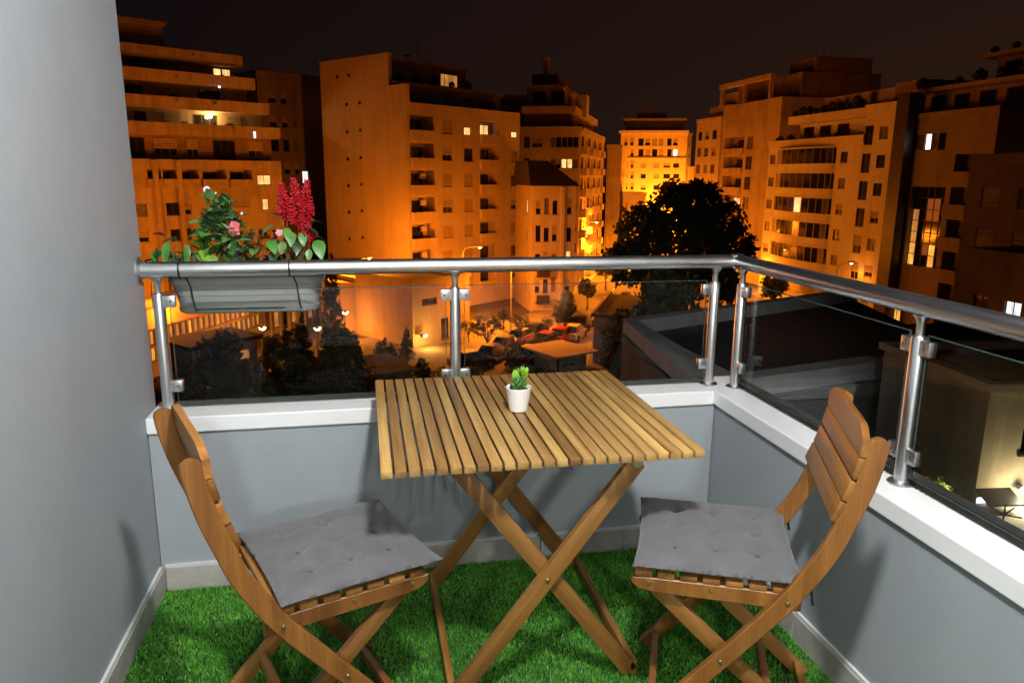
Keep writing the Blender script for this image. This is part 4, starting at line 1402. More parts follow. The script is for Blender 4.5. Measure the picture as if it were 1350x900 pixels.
def loft(secs):
    """sections (x, half width bottom, half width top, z bottom, z top) joined into a shell"""
    m = MB()
    for (x, wb, wt, zb, zt) in secs: m.v += [(x, -wb, zb), (x, wb, zb), (x, wt * 1.0, zt), (x, -wt, zt)]
    for i in range(len(secs) - 1):
        for k in range(4):
            k2 = (k + 1) % 4
            m.f.append((i * 4 + k, i * 4 + k2, (i + 1) * 4 + k2, (i + 1) * 4 + k))
    m.f.append((3, 2, 1, 0))
    e = (len(secs) - 1) * 4
    m.f.append((e, e + 1, e + 2, e + 3))
    return m


def make_car(label, paint, x, y, ang, lights=False):
    e = empty('parked_car' if not lights else 'driving_car', (x, y, GZ + .02), ang, label, 'car', 'cars on the parking ground' if not lights else 'cars on the avenue')
    body = loft([(-2.1, .62, .60, .38, .62), (-2.0, .80, .74, .26, .86), (-1.2, .86, .80, .22, .95), (0, .87, .82, .20, .95), (1.0, .86, .80, .20, .92), (1.75, .82, .70, .24, .78), (2.12, .60, .56, .34, .62)])
    body.obj('body', paint, e, smooth=35)
    cab = loft([(-1.75, .74, .60, .90, .93), (-1.15, .76, .58, .92, 1.42), (-.2, .76, .60, .93, 1.47), (.35, .76, .58, .92, 1.40), (1.15, .74, .62, .90, .93)])
    cab.obj('cabin', M['pane'], e, smooth=35)
    MB().cbox(-1.12, -.575, 1.425, .33, .575, 1.49, .02).obj('roof', paint, e)
    for sx in (-1.3, 1.3):
        for sy in (-.84, .84):
            w = MB().tube([(sx, sy - .1, .31), (sx, sy + .1, .31)], .31, 14).obj('wheel', M['black_wire'], e)
            MB().tube([(sx, sy - .105, .31), (sx, sy + .105, .31)], .17, 10).obj('rim', M['pole'], w)
    for sy in (-.58, .58):
        MB().box(2.0, sy - .16, .56, 2.13, sy + .16, .70).obj('headlight', M['bulb_w'] if lights else M['ceramic'], e)
        MB().box(-2.1, sy - .14, .62, -2.03, sy + .14, .80).obj('tail_light', M['red_roof'], e)
    return e


cp = {'red': car_paint('car_red', (.45, .03, .02)), 'dark': car_paint('car_dark', (.02, .02, .022)), 'white': car_paint('car_white', (.65, .64, .60)), 'grey': car_paint('car_grey', (.2, .2, .21)), 'maroon': car_paint('car_maroon', (.12, .02, .02))}
for (px_, py_, cc, an, lb, lt) in ((741, 450, 'red', 52, 'red hatchback parked beside the guard hut', False), (722, 456, 'red', 52, 'red saloon parked behind the dark post', False),
                                   (757, 446, 'white', 58, 'white car parked next to the red hatchback', False), (752, 432, 'grey', 55, 'grey car parked under the bushy avenue tree', False),
                                   (769, 432, 'dark', 62, 'dark van-like car parked against the garage wall', False), (700, 476, 'maroon', 52, 'maroon car parked behind the front hedge', False),
                                   (802, 407, 'dark', 64, 'dark car driving up the avenue', False), (826, 399, 'dark', 64, 'dark car stopped at the far kerb of the avenue', False),
                                   (668, 462, 'grey', 52, 'grey saloon parked in the middle row of the parking ground', False), (688, 452, 'white', 52, 'white hatchback parked behind the grey saloon', False),
                                   (650, 474, 'maroon', 52, 'maroon hatchback parked beside the sparse twisted tree', False), (706, 444, 'dark', 55, 'dark saloon parked near the bushy avenue tree', False),
                                   (622, 484, 'dark', 20, 'dark car parked at the corner of the pale paving', False)):
    t = onz(px_, py_, GZ)
    make_car(lb, cp[cc], t.x, t.y, R_(an), lt)

# ------------------------------------------------------------------ the balcony: floor, walls, parapet
XL, XR, YB = -.727, 1.287, 2.532                 # inner faces
PT = .617                                        # top of the coping
YO, XO = 2.715, 1.47                             # outer faces
REAR = -.95
fl = MB().box(XL - .2, REAR, -.22, XO, YO, -.012).obj('floor', M['concrete'])
fl['kind'] = 'structure'
tb = sheet('turf_mat', [(XL, REAR), (XR, REAR), (XR, YB), (XL, YB)], -.006, M['turf_base'])

w = empty('side_wall', (XL, 0, 0), 0, 'tall smooth grey wall closing the balcony beside the flower box', 'wall')
MB().cbox(-.22, REAR, 0.0, 0, 2.665, 2.7, .004).obj('wall', M['paint'], w)


def skirting(parent, p0, p1, nrm, z=.078):
    """single skirting tiles with open joints and a pale grout line on top"""
    p0, p1, nrm = Vector(p0), Vector(p1), Vector(nrm)
    L_ = (p1 - p0).length
    u = (p1 - p0) / L_
    n = max(1, round(L_ / .335))
    t = L_ / n
    me = MB().cbox(.0012, .001, -.01, t - .0012, .013, z, .0015).mesh('skirting_tile', M['skirting'])
    rz = math.atan2(u.y, u.x)
    flip = u.cross(nrm).z < 0
    for i in range(n):
        q = p1 - u * (i * t) if flip else p0 + u * (i * t)
        link('skirting_tile', me, parent, q, (0, 0, rz + (math.pi if flip else 0)))
    g = MB().box(0, 0, z + .001, L_, .009, z + .011).obj('grout_line', M['grout'], parent, p1 if flip else p0, (0, 0, rz + (math.pi if flip else 0)))


skirting(w, (.0, REAR + .02, 0), (.0, YB - .014, 0), (1, 0, 0))
w = empty('parapet_wall', (0, YB, 0), 0, 'low grey parapet wall behind the table under white coping', 'wall')
MB().box(XL + .003, 0, -.01, XR - .004, YO - YB - .01, PT - .055).obj('wall', M['paint'], w)
MB().cbox(XL + .001, -.012, PT - .054, XR - .012, YO - YB, PT, .004).obj('coping', M['coping'], w)
skirting(w, (XL + .016, 0, 0), (XR - .016, 0, 0), (0, -1, 0))
w = empty('parapet_wall', (XR, 0, 0), 0, 'low grey parapet wall behind the slatted chair that stands by the corner post', 'wall')
MB().box(0, REAR + .6, -.01, XO - XR - .01, YO - .01, PT - .055).obj('wall', M['paint'], w)
MB().cbox(-.0115, REAR + .6, PT - .054, XO - XR, YO + .001, PT + .0006, .004).obj('coping', M['coping'], w)
skirting(w, (0, REAR + .62, 0), (0, YB - .014, 0), (-1, 0, 0))

# turf: single blades
NB = 190000
bx, by = rng.uniform(XL + .014, XR - .014, NB), rng.uniform(.75, YB - .014, NB)
th, lean = rng.uniform(0, 2 * np.pi, NB), rng.uniform(.15, 1.0, NB)
# tufts lean together
lean *= .7 + .5 * np.sin(bx * 9 + 2 * np.sin(by * 7)) * .5
hh = rng.uniform(.008, .014, NB)
wd = rng.uniform(.0008, .0014, NB)
fa = rng.uniform(0, 2 * np.pi, NB)
dx, dy = np.cos(th) * hh * lean, np.sin(th) * hh * lean
wx, wy = np.cos(fa) * wd, np.sin(fa) * wd
z0 = np.full(NB, -.006)
v = np.stack([np.stack([bx - wx, by - wy, z0], 1), np.stack([bx + wx, by + wy, z0], 1),
              np.stack([bx + wx * .8 + dx * .4, by + wy * .8 + dy * .4, z0 + hh * .6], 1), np.stack([bx - wx * .8 + dx * .4, by - wy * .8 + dy * .4, z0 + hh * .6], 1),
              np.stack([bx + dx, by + dy, z0 + hh], 1)], 1).reshape(-1, 3)
i0 = np.arange(NB)[:, None] * 5
tri = np.concatenate([i0 + np.array([[0, 1, 2]]), i0 + np.array([[0, 2, 3]]), i0 + np.array([[3, 2, 4]])], 1).reshape(-1, 3)
me = np_mesh('turf', v, tri, M['turf'])
at_ = me.attributes.new('blade', 'FLOAT', 'POINT')
at_.data.foreach_set('value', np.repeat(rng.uniform(0, 1000, NB), 5).astype(np.float32))
tag(link('turf', me), 'bright green artificial turf covering the balcony floor', 'artificial grass', kind='stuff')

# our own house behind the camera: wall with a glazed door, lit room, slab above
h = empty('home_facade', (0, REAR, 0), 0, 'grey house wall with glazed door to the lit living room behind the balcony', 'building')
MB().box(XL - .22, -.2, 0, -.55, -.004, 2.7).box(1.05, -.2, 0, 3.0, -.004, 2.7).box(-.55, -.2, 2.25, 1.05, -.004, 2.7).obj('wall', M['paint'], h)
MB().box(XL - .22, .0, 2.703, XO, YO - REAR, 2.9).obj('ceiling', M['ceiling'], h)
MB().box(-2.5, -4.2, -.02, 3.0, -.203, .0).obj('room_floor', M['ochre'], h)
MB().box(-2.5, -4.4, .0, 3.0, -4.2, 2.7).box(-2.7, -4.4, 0, -2.503, -.203, 2.7).box(3.003, -4.4, 0, 3.2, -.203, 2.7).obj('room_wall', M['ceiling'], h)
MB().box(-2.7, -4.4, 2.703, 3.2, -.203, 2.8).obj('room_ceiling', M['ceiling'], h)
for x0 in (-.55, .25):
    dr = MB().box(x0, -.12, 0, x0 + .06, -.06, 2.25).box(x0 + .74, -.12, 0, x0 + .8, -.06, 2.25).box(x0 + .06, -.12, 2.17, x0 + .74, -.06, 2.25) \
        .box(x0 + .06, -.12, .75, x0 + .74, -.06, .83).obj('door_frame', M['coping'], h)
    MB().box(x0 + .062, -.10, 0, x0 + .738, -.075, .748).obj('door_panel', M['coping'], dr)
    MB().box(x0 + .062, -.092, .832, x0 + .738, -.086, 2.168).obj('pane', M['glass'], dr)
pl = MB().lathe([(.03, 0), (.16, -.02), (.17, -.05), (.03, -.06)], 20).obj('pendant_lamp', M['lamp_disc'], h, (.3, -2.2, 2.69), smooth=50)
d = bpy.data.lights.new('room_light', 'POINT')
d.color, d.energy, d.shadow_soft_size = (1.0, .96, .90), 420, .15
link('room_lamp_light', d, h, (.3, -2.2, 2.45))
MB().box(XL - 6, -9, -15, 9, -4.45, 14).obj('house_body', M['taupe'], h)
MB().box(XL - .22, -4.45, -15, 6, -.3, -.3).obj('house_body', M['taupe'], h)

# ceiling lamp over the balcony (above the frame); it lights everything on the balcony
LX, LY = .33, .55
cl = empty('ceiling_lamp', (LX, LY, 2.703), 0, 'round white ceiling lamp on the slab above the balcony', 'ceiling lamp')
MB().lathe([(.13, 0), (.135, -.03), (.12, -.035)], 28).obj('base', M['ceramic'], cl, (0, 0, -.003), smooth=40)
MB().lathe([(.115, -.036), (.11, -.055), (.07, -.075), (.01, -.082)], 28).obj('diffuser', M['lamp_disc'], cl, smooth=60)
d = bpy.data.lights.new('balcony_light', 'POINT')
d.color, d.energy, d.shadow_soft_size = (1.0, .98, .965), BALCONY_LAMP_W, .085
link('balcony_lamp_light', d, cl, (0, 0, -.16))

# ------------------------------------------------------------------ railing
RY, RX, RZ_, RR = 2.612, 1.375, 1.094, .0258
rl = empty('balcony_railing', (0, 0, PT), 0, 'stainless steel handrail on posts with clear glass panels along the parapet', 'railing')


def rz(z): return z - PT


hr = MB()
hr.tube([(XL + .012, RY, rz(RZ_)), (RX + .02, RY, rz(RZ_))], RR, 28)
hr.obj('handrail', M['steel'], rl, smooth=40)
side = MB().tube([(0, 0, 0), (RY - .0 - (REAR + .7), 0, 0)], RR, 28)
side.obj('handrail', M['steel'], rl, (RX, RY, rz(RZ_)), (0, 0, -math.pi / 2), smooth=40)
MB().lathe([(.001, -.03), (RR + .0012, -.024), (RR + .0012, .024), (.001, .03)], 24).obj('corner_joint', M['steel'], rl, (RX, RY, rz(RZ_)), smooth=40)
fl_ = MB().lathe([(.043, 0), (.043, .005), (.032, .009), (RR + .001, .012), (RR + .001, .03)], 26).obj('wall_flange', M['steel'], rl, (XL + .001, RY, rz(RZ_)), (0, math.pi / 2, 0), smooth=40)


def post(x, y, sides, ang):
    """tube post with spigot, cup under the rail, base ring; sides: where glass clamps sit (+1 / -1 along the run)"""
    e = MB().lathe([(.0192, 0), (.0192, .392), (.017, .398), (.0105, .400), (.0105, .432), (.014, .440), (.022, .452)], 22) \
        .obj('post', M['steel'], rl, (x, y, .001), (0, 0, ang), smooth=40)
    MB().lathe([(.034, 0), (.034, .004), (.028, .008), (.0225, .010)], 22).obj('base_ring', M['steel'], e, smooth=40)
    for s in sides:
        for z in (.084, .372):
            c = MB().cbox(min(s * .016, s * .052), -.012, z - .020, max(s * .016, s * .052), .012, z + .020, .003).obj('clamp', M['steel'], e, smooth=30)
            MB().lathe([(.001, .0), (.0035, .0), (.0035, .0022), (.001, .0022)], 8).obj('screw', M['dark_frame'], c, (s * .038, -.0118, z), (math.pi / 2, 0, 0))
    return e


BPX = (-.672, .306, 1.293)
post(BPX[0], RY, (1,), 0)
post(BPX[1], RY, (-1, 1), 0)
post(BPX[2], RY, (-1,), 0)
SPY = (2.555, 1.628, .70)
post(RX, SPY[0], (1,), -math.pi / 2)
post(RX, SPY[1], (-1, 1), -math.pi / 2)
post(RX, SPY[2], (-1, 1), -math.pi / 2)


def pane(x0, y0, x1, y1):
    L_ = math.hypot(x1 - x0, y1 - y0)
    an = math.atan2(y1 - y0, x1 - x0)
    za, zb = .030, .405
    g = MB().quad((0, 0, za), (L_, 0, za), (L_, 0, zb), (0, 0, zb)).obj('glass_pane', M['glass'], rl, (x0, y0, 0), (0, 0, an))
    t = .004
    MB().box(0, -t, zb + .0005, L_, t, zb + .0022).box(0, -t, za - .002, L_, t, za - .0005).box(-.002, -t, za, -.0005, t, zb).box(L_ + .0005, -t, za, L_ + .002, t, zb) \
        .obj('pane_edge', M['glass_edge'], g)


pane(BPX[0] + .034, RY, BPX[1] - .034, RY)
pane(BPX[1] + .034, RY, BPX[2] - .034, RY)
pane(RX, SPY[0] - .034, RX, SPY[1] + .034)
pane(RX, SPY[1] - .034, RX, SPY[2] + .034)
pane(RX, SPY[2] - .034, RX, REAR + .72)

# ------------------------------------------------------------------ folding table
TX0, TX1, TY0, TY1, TZ = .018, .842, 1.690, 2.508, .720
tb = empty('folding_table', ((TX0 + TX1) / 2, (TY0 + TY1) / 2, 0), 0, 'square slatted acacia folding table with crossed legs', 'table')
ox, oy = (TX0 + TX1) / 2, (TY0 + TY1) / 2
NS = 25
pit = (TX1 - TX0 + .0055) / NS
sl = MB().cbox(-(pit - .0055) / 2, -(TY1 - TY0) / 2, -.020, (pit - .0055) / 2, (TY1 - TY0) / 2, 0, .0022).mesh('slat', M['table_wood'], 35)
for i in range(NS):
    link('slat', sl, tb, (TX0 - ox + pit * (i + .5) - .00275, random.uniform(-.0012, .0012), TZ + random.uniform(-.0006, .0006)))
for y in (1.80, 2.395):
    MB().cbox(TX0 - ox + .02, y - oy - .022, TZ - .0435, TX1 - ox - .02, y - oy + .022, TZ - .0205, .002).obj('batten', M['chair_slat'], tb, smooth=35)
    # rotate grain: batten grain runs along x


def beam(name, p0, p1, wid, thick, mat, parent, nrm=(0, 1, 0), ext=0.0, ch=.002):
    """a bar of rectangular section from p0 to p1; thickness along nrm; its own z runs along it"""
    p0, p1, nrm = Vector(p0), Vector(p1), Vector(nrm).normalized()
    z = (p1 - p0).normalized()
    y = (nrm - z * nrm.dot(z)).normalized()
    x = y.cross(z)
    m = Matrix((x, y, z)).transposed().to_4x4()
    m.translation = p0
    o = MB().cbox(-wid / 2, -thick / 2, -ext, wid / 2, thick / 2, (p1 - p0).length + ext, ch).obj(name, mat, parent, smooth=35)
    o.matrix_local = m
    return o


def bolt(p, parent, nrm, r=.0055):
    o = MB().lathe([(.001, 0), (r, 0), (r, .002), (r * .7, .0045), (.001, .005)], 12).obj('bolt', M['bolt'], parent, smooth=40)
    o.location = p
    o.rotation_euler = Vector((0, 0, 1)).rotation_difference(Vector(nrm)).to_euler()


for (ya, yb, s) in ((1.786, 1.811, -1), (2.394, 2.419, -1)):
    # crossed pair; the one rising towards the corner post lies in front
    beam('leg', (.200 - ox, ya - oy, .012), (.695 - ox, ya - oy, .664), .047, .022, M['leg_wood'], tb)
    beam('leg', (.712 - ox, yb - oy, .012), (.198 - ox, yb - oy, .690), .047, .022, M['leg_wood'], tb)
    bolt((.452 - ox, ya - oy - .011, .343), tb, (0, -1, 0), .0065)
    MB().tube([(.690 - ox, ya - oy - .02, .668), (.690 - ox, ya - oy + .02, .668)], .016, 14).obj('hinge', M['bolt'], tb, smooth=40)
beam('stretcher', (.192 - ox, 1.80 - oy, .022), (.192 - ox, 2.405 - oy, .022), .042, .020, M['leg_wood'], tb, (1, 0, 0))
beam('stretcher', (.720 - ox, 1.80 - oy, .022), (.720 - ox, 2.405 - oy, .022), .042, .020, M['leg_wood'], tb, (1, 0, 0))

# ------------------------------------------------------------------ folding chairs
def ribbon(path, wid, y0, y1, ends=True):
    """a flat board cut to a curve in the x-z plane between y0 and y1"""
    P = [Vector((x, 0, z)) for x, z in path]
    n = len(P)
    outl, outr = [], []
    for i, p in enumerate(P):
        t = (P[min(i + 1, n - 1)] - P[max(i - 1, 0)]).normalized()
        nr = Vector((t.z, 0, -t.x))
        w_ = wid[i] / 2 if hasattr(wid, '__len__') else wid / 2
        outl.append(p + nr * w_)
        outr.append(p - nr * w_)
    ring = outl + outr[::-1]
    c = .0025
    m = MB()
    k = len(ring)
    cen = [P[min(i, k - 1 - i)] for i in range(k)]
    ins = [q + (cc - q).normalized() * c if (cc - q).length > 1e-6 else q for q, cc in zip(ring, cen)]
    lay = [[(q.x, y0, q.z) for q in ins], [(q.x, y0 + c, q.z) for q in ring], [(q.x, y1 - c, q.z) for q in ring], [(q.x, y1, q.z) for q in ins]]
    for L_ in lay: m.v += L_
    for j in range(3):
        for i in range(k):
            i2 = (i + 1) % k
            m.f.append((j * k + i, j * k + i2, (j + 1) * k + i2, (j + 1) * k + i))
    for i in range(n - 1):
        m.f.append((i, k - 1 - i, k - 2 - i, i + 1))
        m.f.append((3 * k + i, 3 * k + i + 1, 3 * k + k - 2 - i, 3 * k + k - 1 - i))
    return m


def smooth_path(pts, n=40):
    P = [Vector((*p, 0)) for p in pts]
    P = [2 * P[0] - P[1]] + P + [2 * P[-1] - P[-2]]
    out = []
    segs = len(P) - 3
    for s in range(segs):
        for k in range(n // segs + 1):
            t = k / (n // segs + 1)
            a, b_, c, d_ = P[s:s + 4]
            q = .5 * ((2 * b_) + (c - a) * t + (2 * a - 5 * b_ + 4 * c - d_) * t * t + (3 * b_ - a - 3 * c + d_) * t ** 3)
            out.append((q.x, q.y))
    out.append(tuple(P[-2][:2]))
    return out


HW = .192
POST_PATH = [(-.160, .845), (-.155, .80), (-.137, .72), (-.112, .645), (-.077, .553), (-.005, .43), (.065, .338), (.142, .241), (.245, .115), (.338, .004)]


def make_chair(label):
    e = empty('folding_chair', (0, 0, 0), 0, label, 'chair', 'folding chairs at the table')
    path = smooth_path(POST_PATH, 54)
    n = len(path)
    wid = []
    for i in range(n):
        t = i / (n - 1)
        w_ = .044 - .006 * max(0, t - .5) * 2
        if t < .05: w_ *= (.35 + .65 * math.sqrt(max(0, 1 - (1 - t / .05) ** 2)))
        wid.append(w_)
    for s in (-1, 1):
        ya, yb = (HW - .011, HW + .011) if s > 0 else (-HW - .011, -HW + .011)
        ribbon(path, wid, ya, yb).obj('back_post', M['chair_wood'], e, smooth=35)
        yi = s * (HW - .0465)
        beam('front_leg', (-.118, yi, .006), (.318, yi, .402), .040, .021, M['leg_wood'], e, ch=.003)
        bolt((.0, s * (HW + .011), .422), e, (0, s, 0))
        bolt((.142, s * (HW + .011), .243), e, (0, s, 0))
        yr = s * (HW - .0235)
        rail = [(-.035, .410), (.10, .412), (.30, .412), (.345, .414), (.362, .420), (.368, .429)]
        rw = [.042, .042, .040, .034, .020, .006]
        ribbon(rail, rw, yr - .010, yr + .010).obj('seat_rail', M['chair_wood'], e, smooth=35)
        bolt((.325, s * (HW - .0135), .418), e, (0, s, 0), .005)
        bolt((.175, s * (HW - .0135), .418), e, (0, s, 0), .004)
    # seat slats
    sm = MB().cbox(-.021, -HW + .0125, -.008, .021, HW - .0125, .008, .003).mesh('seat_slat', M['chair_slat'], 35)
    for i in range(7):
        x = .012 + i * .0545
        link('seat_slat', sm, e, (x, 0, .4405))
    # back slats follow the post's curve
    for i, (z, hh) in enumerate(((.652, .0255), (.710, .0255), (.768, .0255), (.826, .029))):
        k = min(range(n), key=lambda q: abs(path[q][1] - z))
        t = (Vector(path[k - 2]) - Vector(path[k + 2])).normalized()
        c = Vector(path[k]) + Vector((t.y, -t.x)) * .0285
        m = MB()
        if i < 3:
            m.cbox(-.0075, -HW - .010, -hh, .0075, HW + .010, hh, .003)
        else:                                   # crest slat with dropped shoulders
            ys = [-HW - .010 + (2 * HW + .020) * q / 24 for q in range(25)]
            tops = []
            for y in ys:
                d_ = (HW + .010 - abs(y)) / .055
                tops.append(hh + .006 if d_ > 1 else hh - .016 + .022 * (.5 - .5 * math.cos(math.pi * d_)))
            for x in (-.008, .008):
                m.v += [(x, y, -hh) for y in ys] + [(x, y, z_) for y, z_ in zip(ys, tops)]
            for q in range(24):
                m.f += [(q, q + 1, 26 + q, 25 + q), (50 + q + 1, 50 + q, 75 + q, 76 + q), (25 + q, 26 + q, 76 + q, 75 + q), (q + 1, q, 50 + q, 51 + q)]
            m.f += [(0, 25, 75, 50), (49, 24, 74, 99)]
        m.obj('back_slat', M['chair_slat'], e, (c.x, 0, c.y), (0, math.atan2(t.x, t.y), 0), smooth=35)
    for (x, z, yy) in ((-.098, .036, HW - .058), (.305, .045, HW - .012), (.02, .135, HW - .058)):
        MB().cbox(x - .010, -yy, z - .016, x + .010, yy, z + .016, .003).obj('stretcher', M['chair_slat'], e, smooth=35)
    return e


c1 = make_chair('slatted acacia folding chair standing by the tall grey side wall')
c1.location = (-.280, 1.748, 0)
c1.rotation_euler = (0, 0, R_(21.0))
c2 = copy_tree(c1)
c2['label'] = 'slatted acacia folding chair standing against the low parapet by the railing corner'
c2.location = (1.036, 1.626, 0)
c2.rotation_euler = (0, 0, R_(156.0))


def cushion(label, seed, loc, rot):
    N = 46
    LX_, LY_ = .405, .415
    g = random.Random(seed)
    tufts = [(a, b_) for a in (-.5, 0, .5) for b_ in (-.5, 0, .5)]
    ph = [g.uniform(0, 6) for _ in range(8)]
    V, F = [], []
    for side in (1, -1):
        for j in range(N + 1):
            for i in range(N + 1):
                u, v_ = i / N * 2 - 1, j / N * 2 - 1
                e_ = (1 - abs(u) ** 3.2) * (1 - abs(v_) ** 3.2)
                t = .031 * max(0, e_) ** .5
                pull = 1 - .045 * (1 - abs(u) ** 2 * 1.0) * abs(v_) ** 4      # edges drawn in, corners left as ears
                pull2 = 1 - .045 * (1 - v_ * v_) * abs(u) ** 4
                if side > 0:
                    for (a, b_) in tufts:
                        dd = math.hypot(u - a, v_ - b_)
                        t -= .016 * math.exp(-(dd / .09) ** 2)
                        # creases running between tufts
                        t -= .0045 * math.exp(-((u - a) / .035) ** 2) * math.exp(-(max(0, abs(v_ - b_) - .12) / .12) ** 2)
                        t -= .0045 * math.exp(-((v_ - b_) / .035) ** 2) * math.exp(-(max(0, abs(u - a) - .12) / .12) ** 2)
                    t += .0022 * math.sin(7 * u + ph[0] + 3 * math.sin(5 * v_ + ph[1])) * e_ + .0014 * math.sin(17 * v_ + ph[2] + 4 * math.sin(6 * u + ph[3])) * e_
                    t += .0016 * math.sin(40 * (u * math.cos(ph[4]) + v_ * math.sin(ph[4])) + 3 * math.sin(9 * v_)) * max(0, max(abs(u), abs(v_)) - .7) * 2
                else: t *= .55
                V.append((u * LX_ / 2 * pull2, v_ * LY_ / 2 * pull, side * t + (.004 * (u * u * v_ * v_))))
    m_ = (N + 1) ** 2
    for j in range(N):
        for i in range(N):
            q = j * (N + 1) + i
            F.append((q, q + 1, q + N + 2, q + N + 1))
            F.append((m_ + q, m_ + q + N + 1, m_ + q + N + 2, m_ + q + 1))
    me = bpy.data.meshes.new('cushion')
    me.from_pydata(V, [], F)
    bm = bmesh.new(); bm.from_mesh(me)
    bmesh.ops.remove_doubles(bm, verts=bm.verts, dist=.0004)
    bm.to_mesh(me); bm.free()
    me.polygons.foreach_set('use_smooth', [True] * len(me.polygons))
    me.materials.append(M['fabric'])
    e = empty('seat_cushion', loc, rot, label, 'cushion', 'grey chair cushions')
    link('cover', me, e)
    for (a, b_) in tufts:
        MB().lathe([(.0008, .0), (.0045, .0006), (.004, .0018), (.0008, .0022)], 8).obj('tuft_button', M['fabric'], e, (a * LX_ / 2, b_ * LY_ / 2, .0135), smooth=60)
    hem = [(LX_ / 2 * q, 0) for q in ()]
    for sy in (-1, 1):                           # tie tapes at the rear corners
        MB().tube([(-LX_ / 2 + .012, sy * (LY_ / 2 - .012), .002), (-LX_ / 2 - .012, sy * (LY_ / 2 - .004), -.004), (-LX_ / 2 - .02, sy * (LY_ / 2 - .01), -.05)], .0035, 6).obj('tie_tape', M['black_wire'], e)
    return e


cushion('tufted grey cushion on the chair by the tall side wall', 5, (-.098, 1.826, .466), R_(21.5))
cushion('tufted grey cushion on the chair by the railing corner', 9, (.888, 1.703, .466), R_(159.4 - 2.5))

# ------------------------------------------------------------------ succulent in a white pot
pot = empty('succulent_pot', (.432, 2.094, TZ + .001), 0, 'small white ceramic pot with green succulent on the table', 'potted plant')
MB().lathe([(.024, 0), (.027, .002), (.032, .03), (.0375, .066), (.039, .072), (.0375, .0735), (.0355, .071), (.034, .062)], 36).obj('pot', M['ceramic'], pot, smooth=40)
MB().lathe([(.033, .0600), (.034, .0625), (.01, .064), (.002, .064)], 20).obj('soil', M['soil'], pot)
M['succ'] = leafy('succulent_leaf', (.05, .16, .035), (.10, .27, .06), 30, .35, .12, 7)
M['succ_tip'] = leafy('succulent_tip', (.20, .42, .03), (.34, .60, .06), 30, .35, .2, 7)


def leaf_mesh(name, L_, W_, mat, curl=.25, fold=.15, n=6, thick=0.0, tipw=.02, wav=0.0):
    """leaf blade along +y from the origin, curling down at the tip and folded along the midrib"""
    m = MB()
    for i in range(n + 1):
        t = i / n
        w_ = W_ / 2 * (math.sin(math.pi * min(1, t ** .8)) ** .8 if 0 < t < 1 else 0) + tipw * W_ * (1 - t)
        y = L_ * t
        z = -curl * L_ * t * t
        a = wav * L_ * math.sin(t * 9)
        m.v += [(-w_, y, z + fold * w_ + a), (0, y, z), (w_, y, z + fold * w_ - a)]
        if thick: m.v[-2] = (0, y, z - thick * (1 - t))
    for i in range(n):
        for k in range(2):
            q = i * 3 + k
            m.f.append((q, q + 1, q + 4, q + 3))
    return m.mesh(name, mat, 60)


def fat_leaf(name, L_, r, mat):
    return MB().tube([(0, 0, 0), (0, L_ * .3, .0), (0, L_ * .6, L_ * .03), (0, L_ * .85, L_ * .10), (0, L_, L_ * .18)], [r * .55, r, r * .95, r * .5, r * .05], 7).mesh(name, mat, 60)


lf = fat_leaf('leaf', .026, .0052, M['succ'])
lt = fat_leaf('leaf', .032, .0055, M['succ_tip'])
lw = leaf_mesh('leaf', .034, .018, M['succ_tip'], -.15, .5, 6, 0, .3, .05)
for (cx_, cy_, hgt, nn) in ((-.012, -.006, .042, 26), (.014, .004, .050, 26), (.0, .014, .036, 18)):
    MB().tube([(cx_ * .5, cy_ * .5, .06), (cx_, cy_, .062 + hgt)], [.004, .003], 6).obj('stem', M['succ'], pot)
    for k in range(nn):
        t = k / nn
        a = k * 2.4
        o = link('leaf', lf if t < .72 else lt, pot, (cx_ * (.5 + .5 * t), cy_ * (.5 + .5 * t), .064 + hgt * t))
        o.rotation_euler = (R_(18 + 58 * t), 0, a)
        s_ = 1.0 - .25 * t
        o.scale = (s_, s_, s_)
for k in range(7):
    o = link('leaf', lw, pot, (.012 + .006 * math.cos(k * 2.1), .004 + .006 * math.sin(k * 2.1), .098))
    o.rotation_euler = (R_(52 + 6 * (k % 3)), 0, k * .9)

# ------------------------------------------------------------------ flower box hung outside the rail
BX0, BX1, BYC = -.668, -.142, 2.752
bxe = empty('flower_box', ((BX0 + BX1) / 2, BYC, .93), 0, 'long grey plastic flower box strapped to the outside of the handrail', 'planter')


def stadium(hw, hd, z, n=8):
    r = hd * .92
    out = []
    for (cx_, cy_, a0) in ((hw - r, hd - r, 0), (-hw + r, hd - r, 90), (-hw + r, -hd + r, 180), (hw - r, -hd + r, 270)):
        for k in range(n + 1):
            a = R_(a0 + 90 * k / n)
            out.append((cx_ + r * math.cos(a), cy_ + r * math.sin(a), z))
    return out


hw = (BX1 - BX0) / 2
lev = [(hw - .035, .058, .0), (hw - .028, .064, .004), (hw - .026, .066, .022), (hw - .030, .062, .024), (hw - .022, .068, .062), (hw - .018, .071, .064), (hw - .012, .074, .098), (hw - .004, .080, .100), (hw, .083, .135), (hw - .004, .079, .137), (hw - .012, .072, .130), (hw - .02, .066, .09)]
m = MB()
rings = [stadium(a, b_, z) for a, b_, z in lev]
k = len(rings[0])
for r_ in rings: m.v += r_
for j in range(len(rings) - 1):
    for i in range(k):
        i2 = (i + 1) % k
        m.f.append((j * k + i, j * k + i2, (j + 1) * k + i2, (j + 1) * k + i))
m.f.append(tuple(range(k))[::-1])
m.obj('trough', M['planter'], bxe, smooth=35)
sr = stadium(hw - .018, .068, .112)
MB().add(sr, [tuple(range(len(sr)))]).obj('soil', M['soil'], bxe)
ry = RY - BYC
